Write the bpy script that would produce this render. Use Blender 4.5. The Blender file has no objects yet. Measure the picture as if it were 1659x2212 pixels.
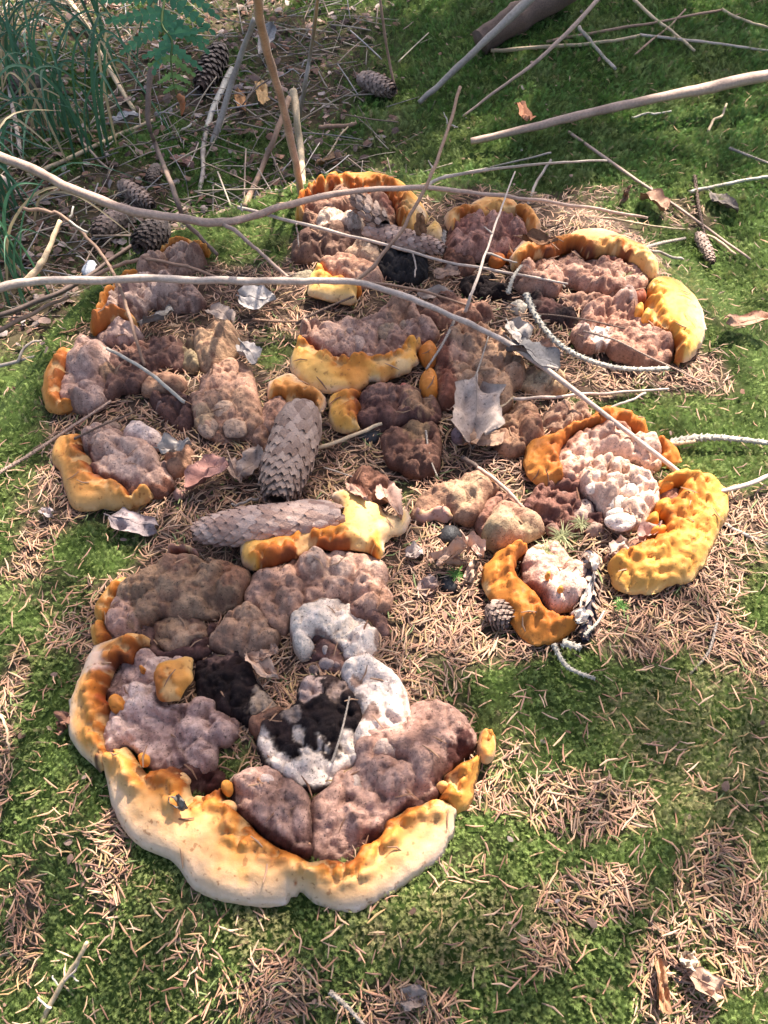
import bpy, math, random
import numpy as np
from mathutils import Vector, Matrix
from mathutils.bvhtree import BVHTree

random.seed(7)
RNG = np.random.default_rng(7)
scene = bpy.context.scene
COL = scene.collection

# ---------------------------------------------------------------- camera
PITCH = math.radians(55.0)
CAM = np.array([0.0, 0.0, 0.61])
THV = 0.637                                    # tan of half the vertical field of view
cam_d = bpy.data.cameras.new('camera')
cam = bpy.data.objects.new('camera', cam_d)
COL.objects.link(cam)
cam.location = CAM
cam.rotation_euler = (math.pi / 2 - PITCH, 0, 0)
cam_d.sensor_fit = 'VERTICAL'
cam_d.sensor_height = 24.0
cam_d.lens = 12.0 / THV
cam_d.clip_start = 0.02
cam_d.clip_end = 200.0
scene.camera = cam

# ---------------------------------------------------------------- sky, sun, exposure
SUN_EL, SUN_AZ = math.radians(52), math.radians(24)     # azimuth from +Y towards +X
SUN = np.array([math.cos(SUN_EL) * math.sin(SUN_AZ), math.cos(SUN_EL) * math.cos(SUN_AZ), math.sin(SUN_EL)])
world = bpy.data.worlds.new('World')
scene.world = world
world.use_nodes = True
wn = world.node_tree.nodes
sky = wn.new('ShaderNodeTexSky')
sky.sky_type = 'NISHITA'
sky.sun_disc = False
sky.sun_elevation = SUN_EL
sky.sun_rotation = SUN_AZ
sky.air_density = 1.0
sky.dust_density = 3.0
sky.ozone_density = 0.6
wn['Background'].inputs['Strength'].default_value = 0.10
world.node_tree.links.new(sky.outputs[0], wn['Background'].inputs['Color'])
sun_d = bpy.data.lights.new('sun', 'SUN')
sun_d.energy = 5.0
sun_d.angle = math.radians(0.55)
sun_d.color = (1.0, 0.93, 0.82)
sun = bpy.data.objects.new('sun', sun_d)
COL.objects.link(sun)
sun.location = (1, 2, 4)
sun.rotation_euler = Vector(-SUN).to_track_quat('-Z', 'Y').to_euler()
vs = scene.view_settings
vs.view_transform = 'Standard'
vs.look = 'None'
vs.gamma = 1.0
vs.use_curve_mapping = False
vs.exposure = 1.75
scene.render.engine = 'CYCLES'
scene.cycles.max_bounces = 6
scene.cycles.diffuse_bounces = 3
scene.cycles.use_denoising = True

# ---------------------------------------------------------------- numeric noise
def _h(ix, iy, iz=0, s=0):
    n = (ix.astype(np.int64) * 374761393 + iy.astype(np.int64) * 668265263 + np.int64(iz) * 2147483647 + s * 974634777) & 0xffffffff
    n = ((n ^ (n >> 13)) * 1274126177) & 0xffffffff
    n = (n ^ (n >> 16)) & 0xffffffff
    n = (n * 2246822519) & 0xffffffff
    return ((n ^ (n >> 15)) & 0xffffff) / float(0xffffff)
def vnoise(x, y, s=0):
    ix, iy = np.floor(x), np.floor(y)
    fx, fy = x - ix, y - iy
    fx = fx * fx * (3 - 2 * fx); fy = fy * fy * (3 - 2 * fy)
    a = _h(ix, iy, 0, s); b = _h(ix + 1, iy, 0, s); c = _h(ix, iy + 1, 0, s); d = _h(ix + 1, iy + 1, 0, s)
    return (a * (1 - fx) + b * fx) * (1 - fy) + (c * (1 - fx) + d * fx) * fy
def fbm(x, y, o=4, s=0):
    v, a, t = 0, .5, 0
    for k in range(o):
        v = v + a * vnoise(x * 2 ** k + 17.3 * k, y * 2 ** k - 9.1 * k, s + k); t += a; a *= .5
    return v / t
def voro(x, y, s=0):
    """distance to the nearest of jittered seeds, and that seed's random value"""
    ix, iy = np.floor(x), np.floor(y)
    best = np.full(x.shape, 9.0); rid = np.zeros(x.shape); sec = np.full(x.shape, 9.0)
    for dx in (-1, 0, 1):
        for dy in (-1, 0, 1):
            cx, cy = ix + dx, iy + dy
            px = cx + .15 + .7 * _h(cx, cy, 0, s + 1); py = cy + .15 + .7 * _h(cx, cy, 0, s + 2)
            d = np.hypot(x - px, y - py)
            m = d < best
            sec = np.where(m, best, np.minimum(sec, d))
            rid = np.where(m, _h(cx, cy, 0, s + 3), rid)
            best = np.where(m, d, best)
    return best, rid, sec - best
def sstep(a, b, x):
    t = np.clip((x - a) / (b - a), 0, 1)
    return t * t * (3 - 2 * t)

# ---------------------------------------------------------------- the lie of the land
def H0(x, y):
    x = np.asarray(x, float); y = np.asarray(y, float)
    r = np.hypot((x - .005) / .40, (y - .52) / .46)
    depth = .15 - .07 * sstep(-.1, .4, x) - .06 * sstep(.55, .1, y)
    z = -depth * sstep(.93, 1.32, r)
    z = z + .012 * np.clip(1 - r * r, 0, 1)
    far = np.clip(y - 1.0, 0, 3)
    z = z + .05 * far * sstep(-.2, .6, x)              # the mossy bank behind rises gently
    z = z + .025 * sstep(.22, .42, x) * sstep(.50, .3, y) * sstep(.05, .2, y)
    return z
def H(x, y):
    x = np.asarray(x, float); y = np.asarray(y, float)
    return H0(x, y) + .016 * (fbm(x * 9, y * 9, 3, 5) - .5) + .007 * (fbm(x * 34, y * 34, 3, 8) - .5)

def ray(px, py):
    a = (np.asarray(px, float) - 829.5) / 1106 * THV; b = (1106 - np.asarray(py, float)) / 1106 * THV
    s, c = math.sin(PITCH), math.cos(PITCH)
    return a, c + b * s, -s + b * c
def pt(px, py, z):
    dx, dy, dz = ray(px, py)
    t = (np.asarray(z, float) - CAM[2]) / dz
    return np.stack([dx * t, dy * t, CAM[2] + dz * t], -1)
def at(px, py, h=0.0, f=None):
    """the point at height h over the ground seen in that direction"""
    f = f or H0
    z = np.zeros(np.shape(px)) + h
    for _ in range(14):
        p = pt(px, py, z)
        z = .5 * z + .5 * (f(p[..., 0], p[..., 1]) + h)
    return pt(px, py, z)
def unproj_size(p):
    """size of one traced unit at a point"""
    s, c = math.sin(PITCH), math.cos(PITCH)
    return (np.asarray(p)[1] * c - (np.asarray(p)[2] - CAM[2]) * s) * THV / 1106

# ---------------------------------------------------------------- object helpers
def setp(o, label=None, cat=None, group=None, kind=None):
    for k, v in (('label', label), ('category', cat), ('group', group), ('kind', kind)):
        if v: o[k] = v
    return o
def thing(name, loc, label, cat, group=None):
    o = bpy.data.objects.new(name, None)
    o.empty_display_size = .01
    o.location = loc
    COL.objects.link(o)
    return setp(o, label, cat, group)
def raw_mesh(name, V, F, col=None, mat=None, smooth=True):
    V = np.asarray(V, np.float32); F = np.asarray(F, np.int32)
    me = bpy.data.meshes.new(name)
    k = F.shape[1]; n = len(F)
    me.vertices.add(len(V)); me.vertices.foreach_set('co', V.ravel())
    me.loops.add(n * k); me.loops.foreach_set('vertex_index', F.ravel())
    me.polygons.add(n)
    me.polygons.foreach_set('loop_start', np.arange(0, n * k, k, dtype=np.int32))
    me.polygons.foreach_set('loop_total', np.full(n, k, np.int32))
    if col is not None:
        a = me.attributes.new('Col', 'FLOAT_COLOR', 'POINT')
        c = np.ones((len(V), 4), np.float32); c[:, :3] = col
        a.data.foreach_set('color', c.ravel())
    me.update(calc_edges=True)
    me.validate()
    if smooth: me.polygons.foreach_set('use_smooth', np.ones(len(me.polygons), bool))
    if mat: me.materials.append(mat)
    return me
def link(name, me, parent=None, loc=None):
    o = bpy.data.objects.new(name, me)
    if loc is not None: o.location = loc
    COL.objects.link(o)
    if parent: o.parent = parent
    return o
def mesh_obj(name, V, F, col, mat, parent=None, loc=None, smooth=True):
    """world coordinates in, stored relative to the thing's base"""
    off = np.array(loc if loc is not None else (0., 0., 0.), float)
    if parent:
        off = np.zeros(3); q = parent
        while q: off = off + np.array(q.location); q = q.parent
    me = raw_mesh(name, np.asarray(V) - off, F, col, mat, smooth)
    return link(name, me, parent, None if parent else off)

# ---------------------------------------------------------------- materials
def mat_col(name, rough=.8, bump=.0, bscale=400, spec=.3, vary=.25, vscale=300, trans=0, sss=0, speck=0, speck_col=(.04, .025, .02), speck_scale=500):
    m = bpy.data.materials.new(name); m.use_nodes = True
    nt = m.node_tree; N = nt.nodes; L = nt.links
    bs = N['Principled BSDF']
    bs.inputs['Roughness'].default_value = rough
    bs.inputs['Specular IOR Level'].default_value = spec
    at_ = N.new('ShaderNodeAttribute'); at_.attribute_name = 'Col'
    tc = N.new('ShaderNodeTexCoord')
    nz = N.new('ShaderNodeTexNoise'); nz.inputs['Scale'].default_value = vscale; nz.inputs['Detail'].default_value = 5; nz.inputs['Roughness'].default_value = .7
    L.new(tc.outputs['Object'], nz.inputs['Vector'])
    mr = N.new('ShaderNodeMapRange'); mr.inputs[1].default_value = .25; mr.inputs[2].default_value = .75
    mr.inputs[3].default_value = 1 - vary; mr.inputs[4].default_value = 1 + vary
    L.new(nz.outputs['Fac'], mr.inputs[0])
    mx = N.new('ShaderNodeVectorMath'); mx.operation = 'SCALE'
    L.new(at_.outputs['Color'], mx.inputs[0]); L.new(mr.outputs[0], mx.inputs['Scale'])
    out = mx.outputs[0]
    if speck:
        n2 = N.new('ShaderNodeTexNoise'); n2.inputs['Scale'].default_value = speck_scale; n2.inputs['Detail'].default_value = 2
        L.new(tc.outputs['Object'], n2.inputs['Vector'])
        m2 = N.new('ShaderNodeMapRange'); m2.inputs[1].default_value = .62; m2.inputs[2].default_value = .70
        m2.inputs[3].default_value = 0; m2.inputs[4].default_value = speck
        L.new(n2.outputs['Fac'], m2.inputs[0])
        mm = N.new('ShaderNodeMix'); mm.data_type = 'RGBA'
        L.new(m2.outputs[0], mm.inputs['Factor']); L.new(out, mm.inputs[6]); mm.inputs[7].default_value = (*speck_col, 1)
        out = mm.outputs[2]
    L.new(out, bs.inputs['Base Color'])
    if bump:
        b = N.new('ShaderNodeBump'); b.inputs['Strength'].default_value = bump; b.inputs['Distance'].default_value = .0015
        n3 = N.new('ShaderNodeTexNoise'); n3.inputs['Scale'].default_value = bscale; n3.inputs['Detail'].default_value = 6; n3.inputs['Roughness'].default_value = .65
        L.new(tc.outputs['Object'], n3.inputs['Vector']); L.new(n3.outputs['Fac'], b.inputs['Height'])
        L.new(b.outputs[0], bs.inputs['Normal'])
    if sss:
        bs.inputs['Subsurface Weight'].default_value = sss
        bs.inputs['Subsurface Scale'].default_value = .003
        bs.inputs['Subsurface Radius'].default_value = (1, .5, .2)
    if trans:
        tr = N.new('ShaderNodeBsdfTranslucent'); L.new(out, tr.inputs['Color'])
        ms = N.new('ShaderNodeMixShader'); ms.inputs[0].default_value = trans
        L.new(bs.outputs[0], ms.inputs[1]); L.new(tr.outputs[0], ms.inputs[2])
        L.new(ms.outputs[0], N['Material Output'].inputs['Surface'])
    return m
def mat_random(name, c0, c1, rough=.7, spec=.3, bump=.3, bscale=600):
    """colour picked per object between two tones"""
    m = bpy.data.materials.new(name); m.use_nodes = True
    nt = m.node_tree; N = nt.nodes; L = nt.links; bs = N['Principled BSDF']
    bs.inputs['Roughness'].default_value = rough; bs.inputs['Specular IOR Level'].default_value = spec
    oi = N.new('ShaderNodeObjectInfo'); tc = N.new('ShaderNodeTexCoord')
    nz = N.new('ShaderNodeTexNoise'); nz.inputs['Scale'].default_value = 1.6; nz.inputs['Detail'].default_value = 4
    va = N.new('ShaderNodeVectorMath'); L.new(tc.outputs['Object'], va.inputs[0])
    L.new(oi.outputs['Location'], va.inputs[1]); L.new(va.outputs[0], nz.inputs['Vector'])
    ad = N.new('ShaderNodeMath'); ad.operation = 'ADD'; L.new(oi.outputs['Random'], ad.inputs[0]); L.new(nz.outputs['Fac'], ad.inputs[1])
    ad2 = N.new('ShaderNodeMath'); ad2.operation = 'SUBTRACT'; L.new(ad.outputs[0], ad2.inputs[0]); ad2.inputs[1].default_value = .5
    mm = N.new('ShaderNodeMix'); mm.data_type = 'RGBA'
    mm.inputs[6].default_value = (*c0, 1); mm.inputs[7].default_value = (*c1, 1)
    L.new(ad2.outputs[0], mm.inputs['Factor']); L.new(mm.outputs[2], bs.inputs['Base Color'])
    if bump:
        b = N.new('ShaderNodeBump'); b.inputs['Strength'].default_value = bump; b.inputs['Distance'].default_value = .02
        n3 = N.new('ShaderNodeTexNoise'); n3.inputs['Scale'].default_value = 6; n3.inputs['Detail'].default_value = 5
        L.new(tc.outputs['Object'], n3.inputs['Vector']); L.new(n3.outputs['Fac'], b.inputs['Height']); L.new(b.outputs[0], bs.inputs['Normal'])
    return m
M_CAP = mat_col('fungus_crust', .9, 1.0, 600, .15, .34, 330, speck=.75, speck_scale=520)
M_RIM = mat_col('fungus_margin', .62, .35, 240, .25, .10, 160, sss=.12, speck=.55, speck_col=(.16, .05, .012), speck_scale=210)
M_SOIL = mat_col('soil', .95, .8, 300, .1, .4, 220)
M_MOSS = mat_col('moss', .75, 0, 400, .25, .15, 90, trans=.25)
M_NEEDLE = mat_col('needle_litter', .6, 0, 400, .35, .25, 700)
M_STEM = mat_col('dry_stem', .65, .5, 500, .3, .3, 260)
M_BARK = mat_col('twig_bark', .85, .7, 700, .2, .4, 400)
M_LEAF = mat_col('dead_leaf', .9, .5, 350, .08, .28, 180, trans=.12, speck=.5, speck_scale=320)
M_GREEN = mat_col('green_leaf', .55, .15, 400, .35, .18, 150, trans=.3)
M_DARK = mat_col('black_lump', .55, .8, 300, .4, .5, 200)
M_SCALE = mat_random('cone_scale', (.30, .175, .13), (.50, .345, .275))
M_SCALE2 = mat_random('dark_cone_scale', (.19, .115, .085), (.36, .25, .195))
M_NEEDLE1 = mat_random('single_needle', (.17, .075, .04), (.34, .20, .12), bump=0)

# ---------------------------------------------------------------- outlines
FR = {'D': (0, 0, 1), 'A': (109.7, 1152, .496), 'B': (109.7, 1481, .628), 'R': (877.8, 850, .471), 'M': (548.6, 356.6, .3968),
      'C': (0, 493.7, .5), 'K': (932.6, 466.3, .4378), 'G': (384, 932.6, .3968), 'L': (0, 823, .3225), 'H': (603.5, 356.6, .3307)}
def fr(k, pts):
    ox, oy, s = FR[k]
    return [(ox + s * a, oy + s * b) for a, b in pts]
def catmull(P, n=6, closed=False):
    P = np.asarray(P, float); out = []; m = len(P)
    for i in range(m if closed else m - 1):
        if closed: p0, p1, p2, p3 = P[i - 1], P[i], P[(i + 1) % m], P[(i + 2) % m]
        else: p0, p1, p2, p3 = P[max(i - 1, 0)], P[i], P[i + 1], P[min(i + 2, m - 1)]
        for k in range(n):
            t = k / n
            out.append(.5 * (2 * p1 + (p2 - p0) * t + (2 * p0 - 5 * p1 + 4 * p2 - p3) * t * t + (3 * p1 - p0 - 3 * p2 + p3) * t ** 3))
    if not closed: out.append(P[-1])
    return np.array(out)
def seg_dist(P, A, B, chunk=4000):
    """nearest distance and nearest point from P to segments A-B"""
    D = np.empty(len(P)); Q = np.empty((len(P), 2))
    AB = B - A; ll = np.maximum((AB ** 2).sum(1), 1e-14)
    for i in range(0, len(P), chunk):
        p = P[i:i + chunk, None, :]
        t = np.clip(((p - A) * AB).sum(2) / ll, 0, 1)
        q = A + t[..., None] * AB
        d = ((p - q) ** 2).sum(2)
        j = d.argmin(1); r = np.arange(len(j))
        D[i:i + chunk] = np.sqrt(d[r, j]); Q[i:i + chunk] = q[r, j]
    return D, Q
def inside(P, poly):
    x, y = P[:, 0], P[:, 1]; c = np.zeros(len(P), bool)
    x0, y0 = poly[:, 0], poly[:, 1]; x1, y1 = np.roll(x0, -1), np.roll(y0, -1)
    for a, b, cx, d in zip(x0, y0, x1, y1):
        if b != d: c ^= ((b > y) != (d > y)) & (x < (cx - a) * (y - b) / (d - b) + a)
    return c

FUNGI_POLYS = []        # world outlines, to keep litter out from under them
FUNGI_TREES = []        # surfaces on which needles can lie
def sheet(poly, res, T, rad, edge, disp, base_h, under=.5, tilt=None, prof=None):
    """a swollen sheet over a closed outline: rounded edge, lumps, and an undercut skirt to the ground"""
    lo, hi = poly.min(0) - res * 1.5, poly.max(0) + res * 1.5
    nx, ny = int((hi[0] - lo[0]) / res) + 2, int((hi[1] - lo[1]) / res) + 2
    gx, gy = np.meshgrid(lo[0] + np.arange(nx) * res, lo[1] + np.arange(ny) * res, indexing='ij')
    P = np.stack([gx.ravel(), gy.ravel()], 1)
    A, B = poly, np.roll(poly, -1, 0)
    d, q = seg_dist(P, A, B)
    ins = inside(P, poly)
    sd = np.where(ins, d, -d)
    ok = (sd > -.45 * res).reshape(nx, ny)
    f = ok[:-1, :-1] & ok[1:, :-1] & ok[1:, 1:] & ok[:-1, 1:]
    ii, jj = np.nonzero(f)
    F = np.stack([ii * ny + jj, (ii + 1) * ny + jj, (ii + 1) * ny + jj + 1, ii * ny + jj + 1], 1)
    if len(F) == 0: return None
    E = np.concatenate([F[:, [0, 1]], F[:, [1, 2]], F[:, [2, 3]], F[:, [3, 0]]])
    key = np.sort(E, 1); u, idx, cnt = np.unique(key, axis=0, return_index=True, return_counts=True)
    be = E[idx[cnt == 1]]                                   # boundary edges, in face order
    bv = np.unique(be)
    P[bv] = q[bv]; sd[bv] = 0
    x, y = P[:, 0], P[:, 1]
    dd = np.clip(sd, 0, None)
    w = np.sqrt(np.clip(1 - (1 - np.clip(dd / rad, 0, 1)) ** 2, 0, 1))
    if prof: z = H0(x, y) + base_h + T * prof(x, y, dd) + disp(x, y, dd, w)
    else: z = H0(x, y) + base_h + T * (edge + (1 - edge) * w) + disp(x, y, dd, w)
    if tilt: z = z + tilt[0] * (x - x.mean()) + tilt[1] * (y - y.mean())
    V = np.stack([x, y, z], 1)
    # skirt
    cen = P[bv]
    e = 1e-4
    dg = np.zeros((len(bv), 2))
    for k in (0, 1):
        o = np.zeros(2); o[k] = res
        s1 = np.where(inside(cen + o, poly), 1, -1) * seg_dist(cen + o, A, B)[0]
        s0 = np.where(inside(cen - o, poly), 1, -1) * seg_dist(cen - o, A, B)[0]
        dg[:, k] = s1 - s0
    dg /= np.maximum(np.linalg.norm(dg, axis=1), 1e-6)[:, None]
    mp = np.full(len(V), -1); mp[bv] = np.arange(len(bv))
    rings = []; n0 = len(V); skirt = []
    for k, (ins_, fr_) in enumerate(((.12, .45), (.45, -.05), (.75, -.6))):
        c2 = cen + dg * rad * under * ins_
        zz = H0(c2[:, 0], c2[:, 1]) + base_h + T * edge * fr_
        zz = np.minimum(zz, z[bv] - .0004 * (k + 1))
        rings.append(np.stack([c2[:, 0], c2[:, 1], zz], 1))
        top = (lambda a: a) if k == 0 else (lambda a, k=k: n0 + (k - 1) * len(bv) + mp[a])
        low = lambda a, k=k: n0 + k * len(bv) + mp[a]
        skirt.append(np.stack([top(be[:, 1]), top(be[:, 0]), low(be[:, 0]), low(be[:, 1])], 1))
    V = np.concatenate([V] + rings); F = np.concatenate([F] + skirt)
    used = np.unique(F); re = np.full(len(V), -1); re[used] = np.arange(len(used))
    sdv = np.concatenate([dd] + [np.zeros(len(bv))] * 3)
    return V[used], re[F], sdv[used]

def ramp(t, stops):
    xs = [s[0] for s in stops]; cs = np.array([s[1] for s in stops], float)
    return np.stack([np.interp(t, xs, cs[:, k]) for k in range(3)], -1)
def lumps(x, y, cell, s):
    d, r, g = voro(x / cell, y / cell, s)
    return np.clip(1 - (d / .74) ** 2, 0, 1) ** .6 * (.2 + .8 * r) * (.45 + .55 * sstep(0, .28, g))
def world_poly(pts, h, n=6, closed=True):
    c = catmull(pts, n, closed)
    return at(c[:, 0], c[:, 1], h)[:, :2]

PINK = (.40, .265, .215); GREY = (.45, .36, .33); OLIVE = (.235, .165, .11); DARK = (.085, .05, .04); BLACK = (.011, .008, .009)
WHITE = (.62, .58, .53); TAN = (.37, .235, .155); CREAM = (.62, .50, .43); MAROON = (.045, .016, .015); BROWN = (.22, .125, .085); ORNG = (.45, .17, .03)
LAST = {}
def blob_set(poly, r_lo, r_hi, fill, power, rng):
    lo, hi = poly.min(0), poly.max(0)
    n = max(4, int(fill * np.prod(hi - lo) / (np.pi * (r_lo * .6 + r_hi * .4) ** 2)))
    r = r_lo + (r_hi - r_lo) * rng.random(n) ** power
    return rng.uniform(lo, hi, (n, 2)), r, rng.random(n)
def blob_field(x, y, B, flat=.5, rise=.25):
    """the surface of many overlapping balls: crisp creases between round nodules"""
    z = np.zeros(len(x))
    for (cx, cy), r, u in zip(*B):
        m = np.nonzero((np.abs(x - cx) < r) & (np.abs(y - cy) < r))[0]
        if len(m) == 0: continue
        d2 = ((x[m] - cx) ** 2 + (y[m] - cy) ** 2) / r ** 2
        k = d2 < 1; m = m[k]
        z[m] = np.maximum(z[m], flat * r * (np.sqrt(1 - d2[k]) + rise * u * (1 - d2[k])))
    return z
def grow_poly(poly, g, s, amp=.0045):
    t = np.roll(poly, -1, 0) - np.roll(poly, 1, 0); t /= np.maximum(np.linalg.norm(t, axis=1), 1e-9)[:, None]
    nrm = np.stack([t[:, 1], -t[:, 0]], 1)
    area = (poly[:, 0] * np.roll(poly[:, 1], -1) - poly[:, 1] * np.roll(poly[:, 0], -1)).sum()
    if area < 0: nrm = -nrm
    return poly + nrm * (g + amp * (fbm(poly[:, 0] * 85, poly[:, 1] * 85, 3, s) - .5))[:, None]
def cap(parent, fk, pts, T=.018, rad=.014, base=PINK, base2=None, paints=(), h=.003, lump=1.0, cell=.016, s=None, name='cap', res=.0013, edge=.35, seamdark=.5, tilt=None):
    T *= .46; rad *= .8; h -= .001
    s = s if s is not None else random.randint(1, 9999)
    poly = world_poly(fr(fk, pts), T * .7)
    poly = grow_poly(poly, .0030, s)
    FUNGI_POLYS.append(poly)
    rng = np.random.default_rng(s)
    B1 = blob_set(poly, cell * .30, cell * .78, 1.9, 1.4, rng); B2 = blob_set(poly, .0018, .0050, 1.5, 1.6, rng); B0 = blob_set(poly, cell * .9, cell * 1.7, 1.6, 1.3, rng)
    def disp(x, y, d, w):
        wx = x + .007 * (fbm(x * 70, y * 70, 3, s) - .5) + .0016 * (fbm(x * 330, y * 330, 2, s + 1) - .5)
        wy = y + .007 * (fbm(x * 70, y * 70, 3, s + 9) - .5) + .0016 * (fbm(x * 330, y * 330, 2, s + 2) - .5)
        reg = sstep(.38, .62, fbm(x * 34, y * 34, 2, s + 78))
        a = .8 * blob_field(wx, wy, B0, .36) + 1.15 * blob_field(wx, wy, B1, .85, .4) * (.6 + .4 * sstep(.35, .6, fbm(x * 28, y * 28, 2, s + 79))) + blob_field(wx, wy, B2, 1.0, .4) * (.35 + .65 * reg)
        a = a + .007 * (fbm(x * 32, y * 32, 2, s + 40) - .5) + .0020 * (fbm(x * 280, y * 280, 4, s + 3) - .5) - .001
        pit = sstep(.70, .78, fbm(x * 210, y * 210, 2, s + 47))
        return lump * (a - .0020 * pit) * (.15 + .85 * w) - lump * .0045
    r = sheet(poly, res, T, rad, edge, disp, h, tilt=tilt)
    V, F, d = r
    x, y = V[:, 0], V[:, 1]
    b2 = base2 or tuple(.72 * c for c in base)
    n = sstep(.35, .68, fbm(x * 55, y * 55, 4, s + 50))[:, None]
    col = np.array(base) * (1 - n) + np.array(b2) * n
    # resinous dark stains here and there
    stain = np.maximum(sstep(.57, .72, fbm(x * 75, y * 75, 4, s + 60)), .7 * sstep(.60, .70, fbm(x * 230, y * 230, 3, s + 62))) * min(1, seamdark * 1.4)
    col = col * (1 - stain[:, None]) + np.minimum(np.array((.10, .05, .04)), col * .6) * stain[:, None]
    wob = fbm(x * 130, y * 130, 4, s + 70)
    wob2 = fbm(x * 420, y * 420, 3, s + 71)
    for p in paints:
        if p[0] == 'blob':
            _, k, bx, by, rx, c, amt = p
            q = fr(k, [(bx, by)])[0]; w0 = at(q[0], q[1], T)[:2]
            R = rx * FR[k][2] * unproj_size(at(q[0], q[1], T))
            dist = np.hypot(x - w0[0], (y - w0[1]) / 1.15) / R + (wob - .5) * 1.5 + (wob2 - .5) * .6
            m = sstep(1.1, .75, dist) * amt
        else:
            _, k, lp, wd, c, amt = p
            lw = world_poly(fr(k, lp), T, 4, False)
            u = unproj_size(at(*fr(k, lp)[0], T)) * FR[k][2]
            dist = seg_dist(np.stack([x, y], 1), lw[:-1], lw[1:])[0] / (wd * u) + (wob - .5) * 1.3
            m = sstep(1.1, .5, dist) * amt
        col = col * (1 - m[:, None]) + np.array(c) * m[:, None]
    col = col * np.array((1.22, 1.05, .95))
    col = col * (.84 + .32 * fbm(x * 700, y * 700, 2, s + 80))[:, None]
    o = mesh_obj(name, V, F, col, M_CAP, parent)
    LAST[parent.name, 'nodule'] = o
    FUNGI_TREES.append((BVHTree.FromPolygons([Vector(v) for v in V.tolist()], F.tolist()), V.min(0), V.max(0), parent))
    return o

YEL = [(0, (.76, .68, .55)), (.10, (.74, .58, .36)), (.28, (.68, .41, .15)), (.55, (.62, .30, .07)), (.78, (.50, .18, .025)), (.93, (.30, .085, .012)), (1, (.10, .03, .012))]
PALE = [(0, (.70, .63, .53)), (.10, (.69, .55, .37)), (.30, (.66, .45, .22)), (.55, (.63, .38, .14)), (.76, (.60, .28, .05)), (.90, (.40, .13, .016)), (1, (.14, .04, .012))]
RUST = [(0, (.60, .30, .08)), (.15, (.56, .24, .045)), (.5, (.50, .19, .03)), (.8, (.42, .13, .018)), (1, (.20, .055, .014))]
OCHRE = [(0, (.64, .42, .15)), (.1, (.60, .33, .075)), (.5, (.54, .25, .045)), (.85, (.46, .18, .028)), (1, (.2, .06, .012))]
SUNY = [(0, (.76, .55, .22)), (.12, (.66, .38, .085)), (.5, (.62, .33, .06)), (.85, (.55, .23, .035)), (1, (.3, .09, .016))]
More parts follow.
